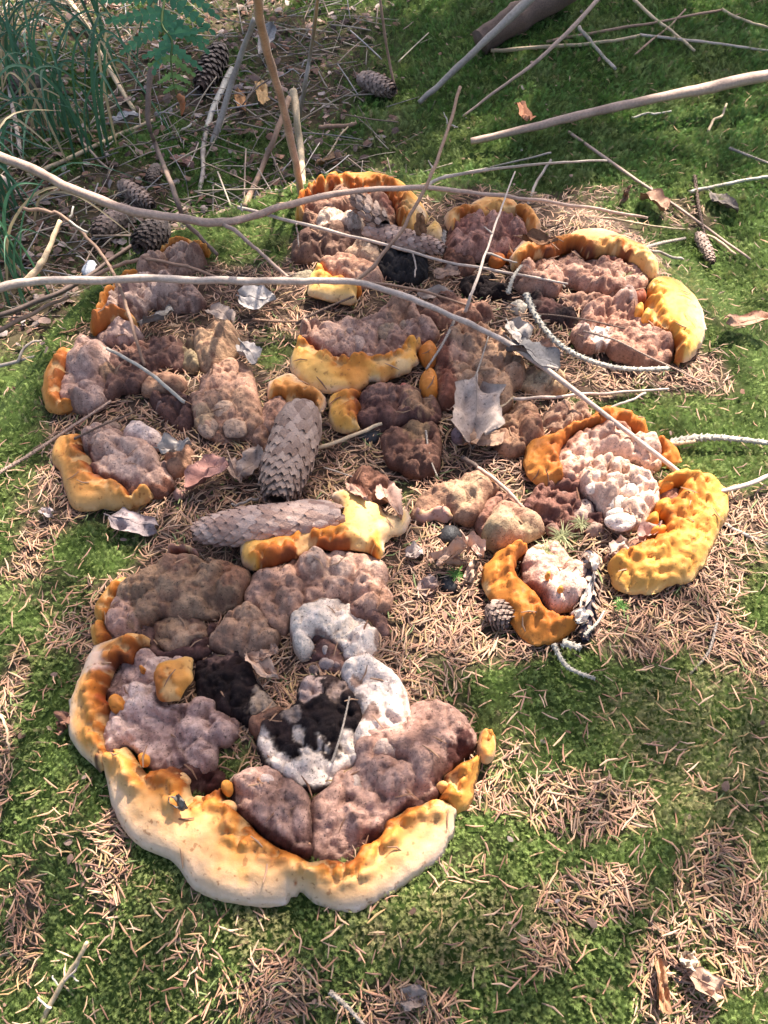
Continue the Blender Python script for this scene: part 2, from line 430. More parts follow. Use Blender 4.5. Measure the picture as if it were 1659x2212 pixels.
def margin(parent, fk, outer, inner, T=.024, rad=.013, stops=YEL, h=.004, s=None, name='margin', res=.0016, scallop=.0016, edge=.38, lump=.5, under=.9, paints=(), rough=.0):
    T *= .66; rad *= .6
    s = s if s is not None else random.randint(1, 9999)
    po, pi = fr(fk, outer), fr(fk, inner)
    co, ci = catmull(po, 6), catmull(pi, 6)
    wo = at(co[:, 0], co[:, 1], T * .5)[:, :2]; wi = at(ci[:, 0], ci[:, 1], T * .6)[:, :2]
    poly = np.concatenate([wo, wi[::-1]])
    ji = (fbm(poly[:, 0] * 130, poly[:, 1] * 130, 3, s) - .5) * .0048
    poly = poly + np.stack([ji, -ji], 1)
    FUNGI_POLYS.append(poly)
    A, B = wo[:-1], wo[1:]; C, E = wi[:-1], wi[1:]
    def tt(x, y):
        P = np.stack([x, y], 1)
        do = seg_dist(P, A, B)[0]; di = seg_dist(P, C, E)[0]
        return do / np.maximum(do + di, 1e-6), do, di
    rng = np.random.default_rng(s + 1)
    B3 = blob_set(poly, .0028, .0070, 1.5, 1.5, rng)
    ni = len(wi); wdt = np.median(seg_dist(wi, A, B)[0])
    def disp(x, y, d, w):
        t, do, di = tt(x, y)
        zone = sstep(.022, .008, di + .014 * (fbm(x * 60, y * 60, 2, s + 61) - .45)) * sstep(.25, .5, t)
        bl = blob_field(x + .003 * (fbm(x * 140, y * 140, 2, s) - .5), y + .003 * (fbm(x * 140, y * 140, 2, s + 3) - .5), B3, 1.0, .5)
        a0 = zone * (bl - .0010) * min(2.0, scallop / .0017) + .00022 * np.sin(do * 700 + 5 * fbm(x * 50, y * 50, 2, s + 63)) * sstep(.0, .2, t)
        a0 = a0 + .0030 * (fbm(x * 80, y * 80, 3, s + 64) - .5) * sstep(.1, .5, t)
        a = a0 + lump * (.009 * (fbm(x * 45, y * 45, 2, s + 4) - .5) + .0035 * (fbm(x * 150, y * 150, 3, s + 5) - .5))
        k = sstep(.45, .8, t + .25 * (fbm(x * 60, y * 60, 2, s + 6) - .5))
        a = a - .003 * k * T / .024
        if rough:
            qx = x + .02 * (fbm(x * 30, y * 30, 3, s + 18) - .5); qy = y + .02 * (fbm(x * 30, y * 30, 3, s + 19) - .5)
            cr = sstep(.07, .0, np.abs(fbm(qx * 34, qy * 34, 3, s + 8) - .5)) + .6 * sstep(.06, .0, np.abs(fbm(qx * 85, qy * 85, 3, s + 28) - .5))
            a = a + rough * (.006 * (fbm(qx * 40, qy * 40, 2, s + 38) - .5) - .0020 * cr + .0016 * (fbm(x * 190, y * 190, 3, s + 48) - .5))
        return a * (.1 + .9 * w)
    def prof(x, y, dd):
        t, do, di = tt(x, y)
        r1 = np.clip(do / (.55 * T), 0, 1); r1 = np.sqrt(1 - (1 - r1) ** 2)
        e = np.clip(dd / .004, 0, 1); e = np.sqrt(1 - (1 - e) ** 2)
        k = sstep(.72, 1.0, t + .2 * (fbm(x * 120, y * 120, 2, s + 41) - .5))
        return (.16 + .34 * r1 + .52 * np.sin(np.pi / 2 * np.clip(t * 1.25, 0, 1)) - .30 * k) * (.55 + .45 * e)
    V, F, d = sheet(poly, res, T, rad, edge, disp, h, under, prof=prof)
    x, y = V[:, 0], V[:, 1]
    t, do, di = tt(x, y)
    tw = np.clip(t + .34 * (fbm(x * 48, y * 48, 3, s + 11) - .5) * sstep(.02, .3, t) + .16 * (fbm(x * 170, y * 170, 3, s + 12) - .5) * sstep(.05, .3, t), 0, 1)
    wid = np.clip(do / .006, 0, 1)
    tw = np.where(do < .006, np.minimum(tw, .12 + .5 * wid * tw + .15 * wid), tw)
    col = ramp(tw, stops)
    n = sstep(.52, .72, fbm(x * 75, y * 75, 3, s + 13))[:, None] * sstep(.1, .4, t)[:, None] * .45
    col = col * (1 - n) + np.array(ramp(np.clip(tw + .3, 0, .9), stops)) * n
    wob = fbm(x * 130, y * 130, 4, s + 70)
    for p in paints:
        _, k, bx, by, rx, c, amt = p
        q = fr(k, [(bx, by)])[0]; w0 = at(q[0], q[1], T)[:2]
        R = rx * FR[k][2] * unproj_size(at(q[0], q[1], T))
        m = sstep(1.1, .6, np.hypot(x - w0[0], (y - w0[1]) / 1.15) / R + (wob - .5) * 1.2) * amt
        col = col * (1 - m[:, None]) + np.array(c) * m[:, None]
    col = col * np.array((.84, .71, .72))
    if not rough:
        zn = sstep(.022, .008, di + .014 * (fbm(x * 60, y * 60, 2, s + 61) - .45)) * sstep(.25, .5, t) * min(1, scallop / .0016)
        bq = blob_field(x + .003 * (fbm(x * 140, y * 140, 2, s) - .5), y + .003 * (fbm(x * 140, y * 140, 2, s + 3) - .5), B3, 1.0, .5)
        ln = (sstep(.0022, .0006, bq) * zn * .55)[:, None]
        col = col * (1 - ln) + np.array((.60, .40, .18)) * ln
    bl = sstep(.66, .80, fbm(x * 210, y * 210, 3, s + 14)) * sstep(.45, .8, t) * .6
    col = col * (1 - bl[:, None]) + np.array((.24, .065, .012)) * bl[:, None]
    o = mesh_obj(name, V, F, col, M_RIM, parent)
    LAST[parent.name, 'knob'] = o
    FUNGI_TREES.append((BVHTree.FromPolygons([Vector(v) for v in V.tolist()], F.tolist()), V.min(0), V.max(0), parent))
    return o
def knob(parent, fk, cx, cy, rx, ry, T=.012, col=ORNG, name='knob', stops=None, h=.008, n=9, s=None):
    """a small rounded lobe"""
    s = s if s is not None else random.randint(1, 9999)
    pts = []
    for k in range(n):
        a = 2 * math.pi * k / n; j = 1 + .22 * (random.random() - .5)
        pts.append((cx + rx * j * math.cos(a), cy + ry * j * math.sin(a)))
    poly = world_poly(fr(fk, pts), T * .5 + h)
    FUNGI_POLYS.append(poly)
    size = np.ptp(poly, axis=0).min() * .5
    soft = name in ('nodule', 'scallop')
    if soft: T *= .42; h = max(h - .004, 0)
    disp = lambda x, y, d, w: (.0045 * (fbm(x * 130, y * 130, 3, s) - .5) + (.0028 if soft else .0014) * lumps(x, y, .008, s)) * w
    pf = (lambda x, y, dd: -.25 + 1.25 * (1 - (1 - np.clip(dd / size, 0, 1)) ** 2)) if soft else None
    V, F, d = sheet(poly, max(.0009, size / 14), T, size * .85, .25, disp, h, prof=pf)
    x, y = V[:, 0], V[:, 1]
    st = stops or [(0, tuple(1.25 * c for c in col)), (1, col)]
    c = ramp(np.clip(d / size + .5 * (fbm(x * 140, y * 140, 3, s + 4) - .5), 0, 1), st)
    if not (name == 'nodule'): c = c * np.array((.82, .70, .74))
    c = c * (.8 + .4 * fbm(x * 160, y * 160, 4, s + 9))[:, None]
    parent0 = parent; parent = LAST.get((parent.name, 'knob' if name == 'scallop' else name), parent)
    o = mesh_obj(name, V, F, c, M_RIM if (stops or col[0] > 2.2 * col[2]) and name != 'nodule' else M_CAP, parent)
    FUNGI_TREES.append((BVHTree.FromPolygons([Vector(v) for v in V.tolist()], F.tolist()), V.min(0), V.max(0), parent0))
    return o
def fungus(fk, x, y, label, group='bracket fungi growing over the mossy stump'):
    q = fr(fk, [(x, y)])[0]
    p = at(q[0], q[1], 0)
    return thing('bracket_fungus', p, label, 'fungus', group)

# ================================================================ ground
def wpoly(pts, h=0.0):
    c = catmull(pts, 5, True)
    return at(c[:, 0], c[:, 1], h)[:, :2]
NEEDLE_ZONE = wpoly([(60, 1000), (130, 900), (150, 800), (220, 700), (330, 600), (480, 570), (640, 500), (700, 430), (900, 420), (1150, 420), (1330, 470), (1430, 560),
    (1500, 700), (1540, 800), (1400, 850), (1230, 880), (1300, 960), (1420, 1060), (1560, 1060), (1680, 1070), (1720, 1180), (1600, 1260), (1590, 1330), (1640, 1420), (1480, 1450),
    (1300, 1400), (1180, 1395), (1060, 1400), (1050, 1500), (1080, 1590), (900, 1560), (700, 1700), (430, 1640), (250, 1600), (190, 1400), (90, 1330), (40, 1180)])
NEEDLE_SPOTS = [(1250, 1745, 150, 60), (1040, 1720, 90, 40), (1560, 1960, 110, 120), (1450, 2130, 90, 120), (600, 2150, 90, 60), (240, 1860, 50, 90), (10, 1560, 40, 160), (600, 1850, 50, 50),
    (1280, 1930, 130, 50), (1180, 2050, 60, 40), (860, 2180, 130, 40), (60, 2000, 40, 90), (1630, 1430, 60, 60), (1350, 620, 150, 60), (1250, 430, 130, 30), (1480, 470, 60, 50)]
MOSS_SPOTS = [(200, 1190, 110, 70, .9), (110, 1290, 90, 60, .7), (540, 540, 90, 55, .95), (590, 750, 50, 60, .7), (1050, 1560, 40, 80, .8), (940, 1455, 50, 40, .4), (1560, 960, 140, 60, .9), (1250, 1500, 300, 70, .95),
    (40, 1010, 60, 120, .8), (1210, 1165, 60, 45, .3), (860, 1060, 40, 30, .35), (230, 1125, 60, 40, .4), (745, 480, 0, 0, 0), (620, 480, 60, 60, .9), (1590, 1180, 60, 25, .35), (1490, 880, 100, 35, .8), (1640, 1330, 60, 40, .6)]
def spots(x, y, L):
    m = np.zeros(np.shape(x))
    for q in L:
        if q[2] == 0: continue
        p = at(q[0], q[1], 0); u = unproj_size(p)
        d = np.hypot((x - p[0]) / (q[2] * u), (y - p[1]) / (q[3] * u * 1.2))
        m = np.maximum(m, sstep(1.25, .6, d) * (q[4] if len(q) > 4 else 1))
    return m
def moss_amount(x, y):
    """0 needles, 1 closed moss"""
    P = np.stack([x, y], 1)
    d = seg_dist(P, NEEDLE_ZONE, np.roll(NEEDLE_ZONE, -1, 0))[0]
    sd = np.where(inside(P, NEEDLE_ZONE), d, -d)
    n1 = fbm(x * 26, y * 26, 4, 21) - .5
    m = sstep(.02, -.025, sd + .09 * n1)
    sp = spots(x, y, NEEDLE_SPOTS)
    m = m * (1 - .78 * np.clip(sp * 1.15 + 1.6 * n1 * sstep(0, .3, sp), 0, 1))
    sp = spots(x, y, MOSS_SPOTS)
    m = np.maximum(m, np.clip(sp + .8 * n1 * sstep(0, .3, sp), 0, 1))
    # thinner moss towards the lit front, open litter on the low ground behind
    front = sstep(.30, .05, y)
    m = m * (1 - front * .35 * sstep(.56, .72, fbm(x * 17, y * 17, 3, 33)))
    litter = sstep(.86, .98, y - .55 * (x + .25)) * sstep(.10, -.12, x)
    return np.clip(m * (1 - .78 * litter * sstep(.38, .55, fbm(x * 7, y * 7, 3, 44))), 0, 1), litter

xs = np.concatenate([-np.geomspace(6, .62, 40), np.arange(-.6, .6001, .0045), np.geomspace(.62, 6, 40)])
ys = np.concatenate([-np.geomspace(3, .12, 22), np.arange(-.1, 1.1, .0045), np.arange(1.1, 2.1, .012), np.geomspace(2.12, 9, 40)])
gx, gy = np.meshgrid(xs, ys, indexing='ij')
X, Y = gx.ravel(), gy.ravel()
mo, lit = moss_amount(X, Y)
nx, ny = len(xs), len(ys)
i, j = np.meshgrid(np.arange(nx - 1), np.arange(ny - 1), indexing='ij'); i, j = i.ravel(), j.ravel()
GF = np.stack([i * ny + j, (i + 1) * ny + j, (i + 1) * ny + j + 1, i * ny + j + 1], 1)
GZ = H(X, Y) + .004 * mo * (fbm(X * 60, Y * 60, 3, 61) - .3)
n = fbm(X * 80, Y * 80, 4, 62)[:, None]
soil = np.array((.075, .048, .034)) * (.5 + n)
mossc = np.array((.035, .055, .012)) * (.5 + n)
ground = mesh_obj('ground', np.stack([X, Y, GZ], 1), GF, soil * (1 - mo[:, None]) + mossc * mo[:, None], M_SOIL, loc=(0, 0, 0))
setp(ground, 'mossy stump top and forest floor under needles', 'ground', kind='structure')

# ================================================================ the fungi
# --- the big one with the wide cream and yellow rim
f1 = fungus('B', 700, 350, 'largest bracket fungus, broad cream-yellow wavy rim around a black and white lumpy middle')
cap(f1, 'A', [(640, 590), (690, 540), (760, 515), (830, 520), (860, 560), (885, 640), (935, 700), (970, 760), (960, 805), (890, 830), (820, 800), (760, 780), (710, 770), (650, 735), (640, 690)],
    T=.014, base=(.030, .019, .020), base2=BLACK, cell=.010, seamdark=.6, paints=[('blob', 'A', 920, 745, 55, (.32, .27, .22), .7), ('blob', 'A', 730, 540, 50, (.15, .10, .09), .8)])
cap(f1, 'A', [(910, 900), (930, 840), (1000, 790), (1075, 740), (1090, 660), (1150, 630), (1270, 640), (1310, 700), (1350, 760), (1345, 850), (1335, 920), (1335, 990), (1262, 1022), (1235, 1085), (1185, 1128), (1100, 1110), (1030, 1060), (950, 1020), (915, 960)],
    T=.019, rad=.012, base=BLACK, base2=(.032, .021, .02), cell=.012, paints=[('blob', 'A', 1130, 680, 60, GREY, .75), ('blob', 'A', 1240, 690, 45, (.3, .24, .22), .6),
        ('line', 'A', [(935, 900), (960, 960), (1010, 1015), (1080, 1050), (1150, 1080), (1215, 1040), (1300, 970), (1310, 900)], 42, WHITE, .95), ('blob', 'A', 1085, 890, 35, WHITE, .7), ('blob', 'A', 1150, 985, 60, WHITE, .85), ('blob', 'A', 1060, 800, 35, (.35, .3, .27), .5)])
cap(f1, 'A', [(1280, 590), (1340, 565), (1430, 580), (1490, 630), (1530, 690), (1545, 760), (1555, 830), (1530, 880), (1470, 870), (1420, 890), (1390, 930), (1335, 910), (1345, 850), (1360, 780), (1310, 700), (1285, 640)],
    T=.020, base=WHITE, base2=(.50, .45, .42), cell=.02, lump=.7, seamdark=.1, paints=[('blob', 'A', 1330, 660, 22, (.12, .06, .04), .8), ('blob', 'A', 1400, 800, 38, (.14, .07, .05), .8), ('blob', 'A', 1350, 740, 26, (.08, .05, .04), .7), ('line', 'A', [(1530, 690), (1550, 830)], 12, (.3, .2, .17), .7)])
cap(f1, 'B', [(1050, 210), (1110, 168), (1190, 150), (1222, 115), (1245, 68), (1290, 55), (1360, 75), (1412, 108), (1445, 150), (1462, 195), (1430, 235), (1380, 275), (1340, 320), (1325, 385), (1245, 422), (1165, 465), (1130, 515), (1062, 562), (1015, 598), (930, 602), (902, 545), (895, 450), (905, 398), (960, 360), (1000, 300), (1050, 270)],
    T=.027, rad=.02, base=(.35, .245, .21), base2=(.27, .18, .15), cell=.021, seamdark=.35, paints=[('line', 'B', [(920, 600), (1010, 590), (1060, 555), (1140, 505), (1230, 420), (1325, 385), (1340, 320)], 20, MAROON, .9), ('blob', 'B', 1410, 225, 55, MAROON, .95), ('blob', 'B', 1330, 300, 34, MAROON, .6), ('line', 'B', [(900, 400), (897, 560)], 10, MAROON, .8), ('line', 'B', [(1222, 115), (1218, 160)], 9, (.07, .04, .035), .8)])
cap(f1, 'B', [(628, 335), (690, 302), (740, 285), (790, 310), (830, 340), (880, 380), (893, 450), (897, 540), (885, 585), (830, 575), (760, 535), (710, 492), (660, 445), (625, 392)],
    T=.026, rad=.018, base=(.36, .255, .22), base2=(.26, .175, .145), cell=.018, seamdark=.35, paints=[('line', 'B', [(650, 430), (710, 485), (770, 532), (840, 570), (890, 582)], 20, MAROON, .9), ('line', 'B', [(628, 335), (625, 390), (650, 430)], 14, MAROON, .8), ('line', 'B', [(893, 450), (897, 560)], 10, MAROON, .7)])
knob(f1, 'B', 1045, 330, 42, 50, .020, (.40, .30, .25), name='nodule', h=.016)
knob(f1, 'B', 1255, 190, 34, 32, .016, (.34, .24, .205), name='nodule', h=.018)
knob(f1, 'B', 738, 318, 38, 36, .014, (.38, .28, .245), name='nodule', h=.020)
knob(f1, 'B', 1160, 200, 60, 40, .014, (.35, .25, .21), name='nodule', h=.020)
cap(f1, 'A', [(345, 520), (420, 490), (460, 540), (545, 545), (585, 580), (560, 610), (505, 640), (480, 700), (500, 770), (600, 760), (650, 735), (700, 742), (718, 780), (800, 820), (808, 870), (765, 908), (718, 908), (712, 970), (682, 1032), (640, 1042), (600, 1012), (520, 1024), (440, 1012), (400, 965), (330, 925), (262, 965), (243, 900), (270, 830), (280, 760), (238, 730), (253, 650), (300, 590)],
    T=.022, rad=.015, base=(.44, .345, .32), base2=(.33, .245, .225), cell=.020, seamdark=.45, paints=[('blob', 'A', 380, 730, 70, (.52, .44, .41), .7), ('blob', 'A', 470, 575, 50, (.48, .40, .37), .6), ('blob', 'A', 420, 880, 45, (.13, .08, .075), .6), ('line', 'A', [(530, 900), (550, 950), (580, 1000)], 16, (.07, .04, .045), .85), ('line', 'A', [(245, 700), (240, 740), (270, 780)], 16, (.09, .035, .02), .8), ('line', 'A', [(470, 720), (500, 775), (590, 775)], 12, (.10, .05, .04), .7)])
cap(f1, 'A', [(590, 1010), (640, 1040), (690, 1010), (735, 1040), (745, 1090), (690, 1130), (620, 1120), (560, 1060)], T=.006, base=(.10, .055, .05), base2=MAROON, h=-.002)
cap(f1, 'A', [(885, 830), (960, 790), (1010, 770), (1000, 815), (940, 850), (915, 890), (890, 870)], T=.012, base=BROWN)
margin(f1, 'A', [(432, 452), (350, 435), (270, 453), (200, 483), (150, 550), (112, 640), (86, 710), (66, 820), (88, 900), (128, 960), (180, 1005), (215, 1045)],
    [(432, 490), (380, 512), (352, 565), (305, 570), (262, 650), (242, 725), (275, 765), (268, 830), (246, 900), (262, 962), (245, 1030)], T=.030, rad=.020, stops=YEL, scallop=.0030, lump=.8, s=311, paints=[('blob', 'A', 190, 560, 60, (.72, .65, .55), .6), ('blob', 'A', 170, 860, 60, (.62, .30, .055), .6), ('blob', 'A', 205, 1000, 34, (.035, .014, .02), .9), ('blob', 'A', 230, 720, 25, (.4, .09, .02), .8)])
margin(f1, 'B', [(178, 285), (188, 340), (207, 410), (245, 490), (310, 555), (400, 593), (440, 630), (482, 690), (560, 733), (640, 752), (740, 757), (800, 747), (845, 726), (866, 716), (900, 740), (960, 770), (1030, 771), (1110, 752), (1190, 702), (1270, 652), (1340, 592), (1385, 512), (1402, 425)],
    [(200, 250), (255, 210), (300, 262), (330, 300), (380, 292), (440, 284), (475, 335), (492, 385), (545, 378), (590, 350), (602, 390), (640, 435), (690, 482), (722, 518), (800, 566), (860, 592), (910, 606), (960, 606), (1020, 602), (1062, 564), (1132, 522), (1152, 474), (1232, 424), (1292, 394), (1325, 390)], T=.034, rad=.024, stops=PALE, scallop=.0032, lump=.7, s=322, res=.0017,
    paints=[('blob', 'B', 245, 270, 50, (.58, .30, .06), .55), ('blob', 'B', 340, 300, 34, (.46, .17, .03), .8), ('blob', 'B', 842, 676, 9, (.35, .10, .02), .95), ('blob', 'B', 862, 640, 16, (.62, .36, .10), .6)])
margin(f1, 'B', [(1395, 440), (1440, 412), (1456, 380), (1466, 340), (1476, 282), (1488, 248), (1528, 218), (1534, 172), (1500, 148)],
    [(1318, 395), (1345, 380), (1352, 312), (1392, 292), (1442, 262), (1468, 232), (1478, 190), (1486, 160)], T=.024, rad=.013, stops=OCHRE, scallop=.003, lump=.8, s=333, paints=[('blob', 'B', 1475, 215, 26, (.05, .02, .02), .8), ('blob', 'B', 1462, 335, 14, MAROON, .9), ('blob', 'B', 1370, 330, 28, (.05, .02, .02), .6)])
margin(f1, 'A', [(470, 660), (488, 612), (555, 590), (610, 576), (641, 590), (634, 640), (648, 690), (607, 735)], [(480, 705), (496, 768), (530, 778), (590, 770)], T=.020, rad=.010, h=.022, stops=[(0, (.66, .45, .16)), (.15, (.52, .26, .05)), (.6, (.48, .22, .04)), (1, (.32, .10, .02))], s=344, name='knob')
knob(f1, 'B', 1500, 205, 34, 62, .014, (.56, .25, .05), name='lobe', h=.008, stops=[(0, (.70, .50, .25)), (.35, (.60, .30, .07)), (1, (.54, .22, .04))])
knob(f1, 'A', 288, 740, 36, 40, .016, (.48, .20, .03), h=.018)
knob(f1, 'A', 405, 985, 26, 28, .012, (.60, .27, .04), h=.020)
knob(f1, 'B', 605, 350, 22, 28, .014, (.52, .24, .04), h=.014)
knob(f1, 'A', 398, 592, 14, 14, .010, (.5, .22, .04), h=.014)
for q in ((440, 312), (505, 385), (600, 405), (1350, 335)):
    knob(f1, 'B', q[0], q[1], 26 + 10 * random.random(), 22 + 9 * random.random(), .012, (.64, .34, .08), h=.020, name='scallop', stops=[(0, (.68, .47, .22)), (1, (.60, .30, .06))])

# --- the fungus above it with the long orange lip and white crust
f2 = fungus('G', 760, 850, 'bracket fungus with yellow-orange lip flared beside the lying pine cone, white crust below')
cap(f2, 'G', [(630, 1060), (648, 995), (740, 960), (800, 930), (870, 922), (932, 950), (950, 1000), (1040, 1022), (1092, 1080), (1084, 1150), (1052, 1222), (1000, 1242), (930, 1237), (900, 1192), (850, 1152), (780, 1112), (722, 1132), (722, 1200), (680, 1225), (650, 1150)],
    T=.020, rad=.013, base=WHITE, base2=(.54, .50, .44), cell=.022, lump=.8, seamdark=.08, paints=[('line', 'G', [(1050, 1030), (1095, 1080), (1085, 1160)], 26, (.16, .10, .08), .8), ('line', 'G', [(650, 990), (740, 955), (800, 928)], 9, (.05, .03, .03), .8), ('blob', 'G', 960, 1150, 30, (.3, .2, .17), .5), ('line', 'G', [(720, 1140), (780, 1112), (850, 1150), (900, 1195)], 14, (.10, .055, .05), .8)])
cap(f2, 'G', [(705, 1150), (770, 1118), (840, 1150), (900, 1200), (950, 1250), (930, 1300), (830, 1310), (740, 1290), (700, 1240)], T=.013, base=(.20, .13, .115), base2=(.08, .045, .045), cell=.012)
for q in ((740, 1180, 20, 20, (.19, .11, .08)), (800, 1160, 34, 40, (.36, .29, .26)), (810, 1235, 55, 42, (.33, .25, .225)), (735, 1265, 32, 34, (.2, .14, .125)), (870, 1250, 34, 26, (.27, .18, .155))):
    knob(f2, 'G', *q[:4], .014, q[4], name='nodule', h=.008)
cap(f2, 'G', [(435, 780), (530, 755), (610, 735), (690, 690), (760, 665), (900, 670), (1000, 680), (1100, 725), (1132, 790), (1122, 840), (1162, 890), (1150, 960), (1080, 992), (1010, 988), (960, 952), (900, 908), (850, 908), (790, 952), (720, 952), (650, 992), (600, 1022), (580, 1082), (520, 1082), (470, 1032), (400, 952), (365, 880), (390, 820)],
    T=.026, rad=.018, base=(.40, .275, .22), base2=(.28, .185, .145), cell=.019, seamdark=.3, paints=[('blob', 'G', 850, 735, 120, (.50, .39, .32), .7), ('blob', 'G', 1060, 760, 60, (.54, .42, .33), .6), ('blob', 'G', 1110, 920, 80, (.20, .12, .085), .8), ('line', 'G', [(440, 775), (610, 735), (690, 695)], 16, (.12, .05, .03), .7), ('blob', 'G', 500, 1000, 110, (.24, .16, .12), .7), ('line', 'G', [(790, 955), (850, 908), (900, 908), (960, 955), (1010, 990)], 10, (.06, .03, .03), .85)])
cap(f2, 'G', [(950, 960), (1010, 975), (1090, 990), (1130, 1040), (1140, 1100), (1100, 1110), (1050, 1030), (960, 1010)], T=.014, base=(.10, .06, .055), base2=(.2, .13, .115))
margin(f2, 'G', [(425, 778), (362, 748), (340, 670), (350, 610), (395, 571), (480, 575), (560, 550), (700, 530), (800, 520), (866, 502), (884, 435), (842, 388), (870, 350), (940, 337), (1000, 368), (1048, 405), (1100, 420), (1125, 465), (1180, 482), (1240, 445), (1268, 490), (1242, 560), (1160, 612), (1115, 632), (1127, 700), (1112, 724)],
    [(445, 772), (520, 757), (600, 732), (680, 692), (740, 662), (850, 667), (950, 662), (1030, 682), (1092, 720)], T=.026, rad=.013, h=.012, stops=[(0, (.82, .72, .52)), (.12, (.78, .55, .20)), (.35, (.70, .38, .07)), (.6, (.58, .24, .03)), (.85, (.47, .14, .018)), (1, (.2, .05, .012))], s=355, scallop=.0018, paints=[('blob', 'G', 1000, 480, 150, (.76, .52, .17), .85), ('blob', 'G', 1150, 540, 80, (.80, .62, .32), .8), ('blob', 'G', 400, 660, 60, (.74, .46, .11), .7), ('blob', 'G', 1000, 610, 80, (.76, .50, .16), .7)])

# --- olive brown one, small orange lip
f3 = fungus('A', 560, 300, 'olive-brown lumpy bracket fungus with two small orange lobes touching the largest fungus')
cap(f3, 'A', [(350, 218), (400, 195), (480, 140), (520, 112), (600, 120), (680, 140), (780, 150), (850, 165), (870, 190), (842, 260), (820, 312), (740, 332), (690, 358), (600, 372), (540, 372), (480, 352), (440, 388), (390, 398), (360, 432), (290, 448), (250, 422), (258, 360), (288, 300), (310, 250)],
    T=.025, rad=.018, base=(.25, .18, .125), base2=(.19, .13, .09), cell=.021, seamdark=.35, paints=[('blob', 'A', 300, 380, 70, (.36, .25, .215), .85), ('blob', 'A', 800, 190, 70, (.20, .11, .075), .8), ('blob', 'A', 560, 150, 50, (.18, .10, .075), .6)])
cap(f3, 'A', [(455, 422), (500, 382), (580, 375), (660, 385), (668, 450), (600, 482), (540, 522), (480, 482)], T=.016, base=OLIVE, base2=(.30, .22, .16), cell=.014)
cap(f3, 'A', [(700, 492), (740, 420), (810, 342), (870, 318), (920, 360), (980, 430), (972, 490), (900, 538), (830, 532), (760, 512)], T=.020, base=(.23, .15, .11), base2=(.27, .19, .14), cell=.018, seamdark=.3)
cap(f3, 'A', [(380, 400), (440, 395), (470, 430), (440, 470), (500, 530), (600, 490), (700, 400), (730, 430), (680, 520), (560, 550), (440, 520), (380, 460)], T=.008, base=(.13, .085, .075), base2=(.07, .04, .04), cell=.010)
margin(f3, 'A', [(655, 112), (625, 84), (570, 78), (530, 92), (520, 112)], [(652, 128), (610, 112), (560, 116), (528, 124)], T=.018, rad=.007, stops=[(0, (.42, .27, .19)), (.6, (.36, .22, .155)), (1, (.15, .05, .03))], name='flap', h=.012)
margin(f3, 'A', [(352, 204), (320, 198), (270, 223), (230, 263), (195, 310), (188, 350), (205, 382), (226, 388)], [(348, 226), (305, 262), (290, 312), (264, 342), (256, 372), (240, 386)], T=.020, rad=.009, stops=OCHRE, s=361)
margin(f3, 'A', [(228, 384), (195, 402), (178, 430), (178, 470), (190, 494)], [(238, 392), (252, 430), (264, 456), (244, 482)], T=.020, rad=.009, stops=OCHRE, s=362)

# --- ochre lip at the stump's edge
f4 = fungus('L', 750, 550, 'bracket fungus with smooth ochre lip curling round a pinkish-grey crust, grey leaf below')
cap(f4, 'L', [(570, 402), (620, 362), (700, 332), (790, 322), (830, 372), (850, 432), (960, 432), (1030, 482), (1062, 560), (1112, 572), (1142, 650), (1132, 702), (1062, 748), (950, 738), (880, 762), (830, 702), (740, 668), (660, 642), (620, 562), (600, 502), (570, 452)],
    T=.026, rad=.018, base=(.40, .30, .255), base2=(.31, .215, .175), cell=.018, seamdark=.3, paints=[('blob', 'L', 820, 560, 150, (.46, .36, .31), .6), ('line', 'L', [(640, 640), (740, 672), (830, 712), (950, 738), (1062, 742), (1130, 690)], 38, (.13, .05, .03), .85), ('line', 'L', [(600, 480), (620, 560), (660, 640)], 28, (.10, .03, .02), .8)])
cap(f4, 'L', [(840, 340), (890, 288), (960, 288), (1000, 330), (1060, 372), (1082, 422), (1020, 452), (940, 422), (870, 402)], T=.022, rad=.012, base=(.50, .44, .42), base2=(.40, .33, .31), cell=.02, lump=.6, seamdark=.1, paints=[('blob', 'L', 990, 300, 40, (.10, .06, .05), .9)])
cap(f4, 'L', [(1108, 522), (1200, 480), (1272, 448), (1292, 512), (1242, 592), (1162, 634), (1118, 582)], T=.014, base=(.26, .16, .11), cell=.014)
knob(f4, 'L', 1175, 715, 38, 34, .014, (.27, .15, .12), name='nodule')
margin(f4, 'L', [(525, 384), (450, 370), (380, 400), (345, 470), (345, 540), (400, 600), (415, 680), (440, 750), (460, 810), (510, 855), (600, 861), (700, 850), (800, 861), (900, 840), (990, 800), (1032, 756), (1004, 734)],
    [(575, 392), (562, 450), (572, 500), (618, 522), (632, 592), (655, 645), (742, 668), (822, 704), (868, 758), (884, 796), (930, 752), (985, 734)], T=.028, rad=.016, stops=[(0, (.60, .40, .18)), (.15, (.56, .34, .11)), (.5, (.50, .25, .055)), (.8, (.42, .17, .03)), (.95, (.25, .07, .014)), (1, (.1, .03, .012))], s=371, lump=.6)

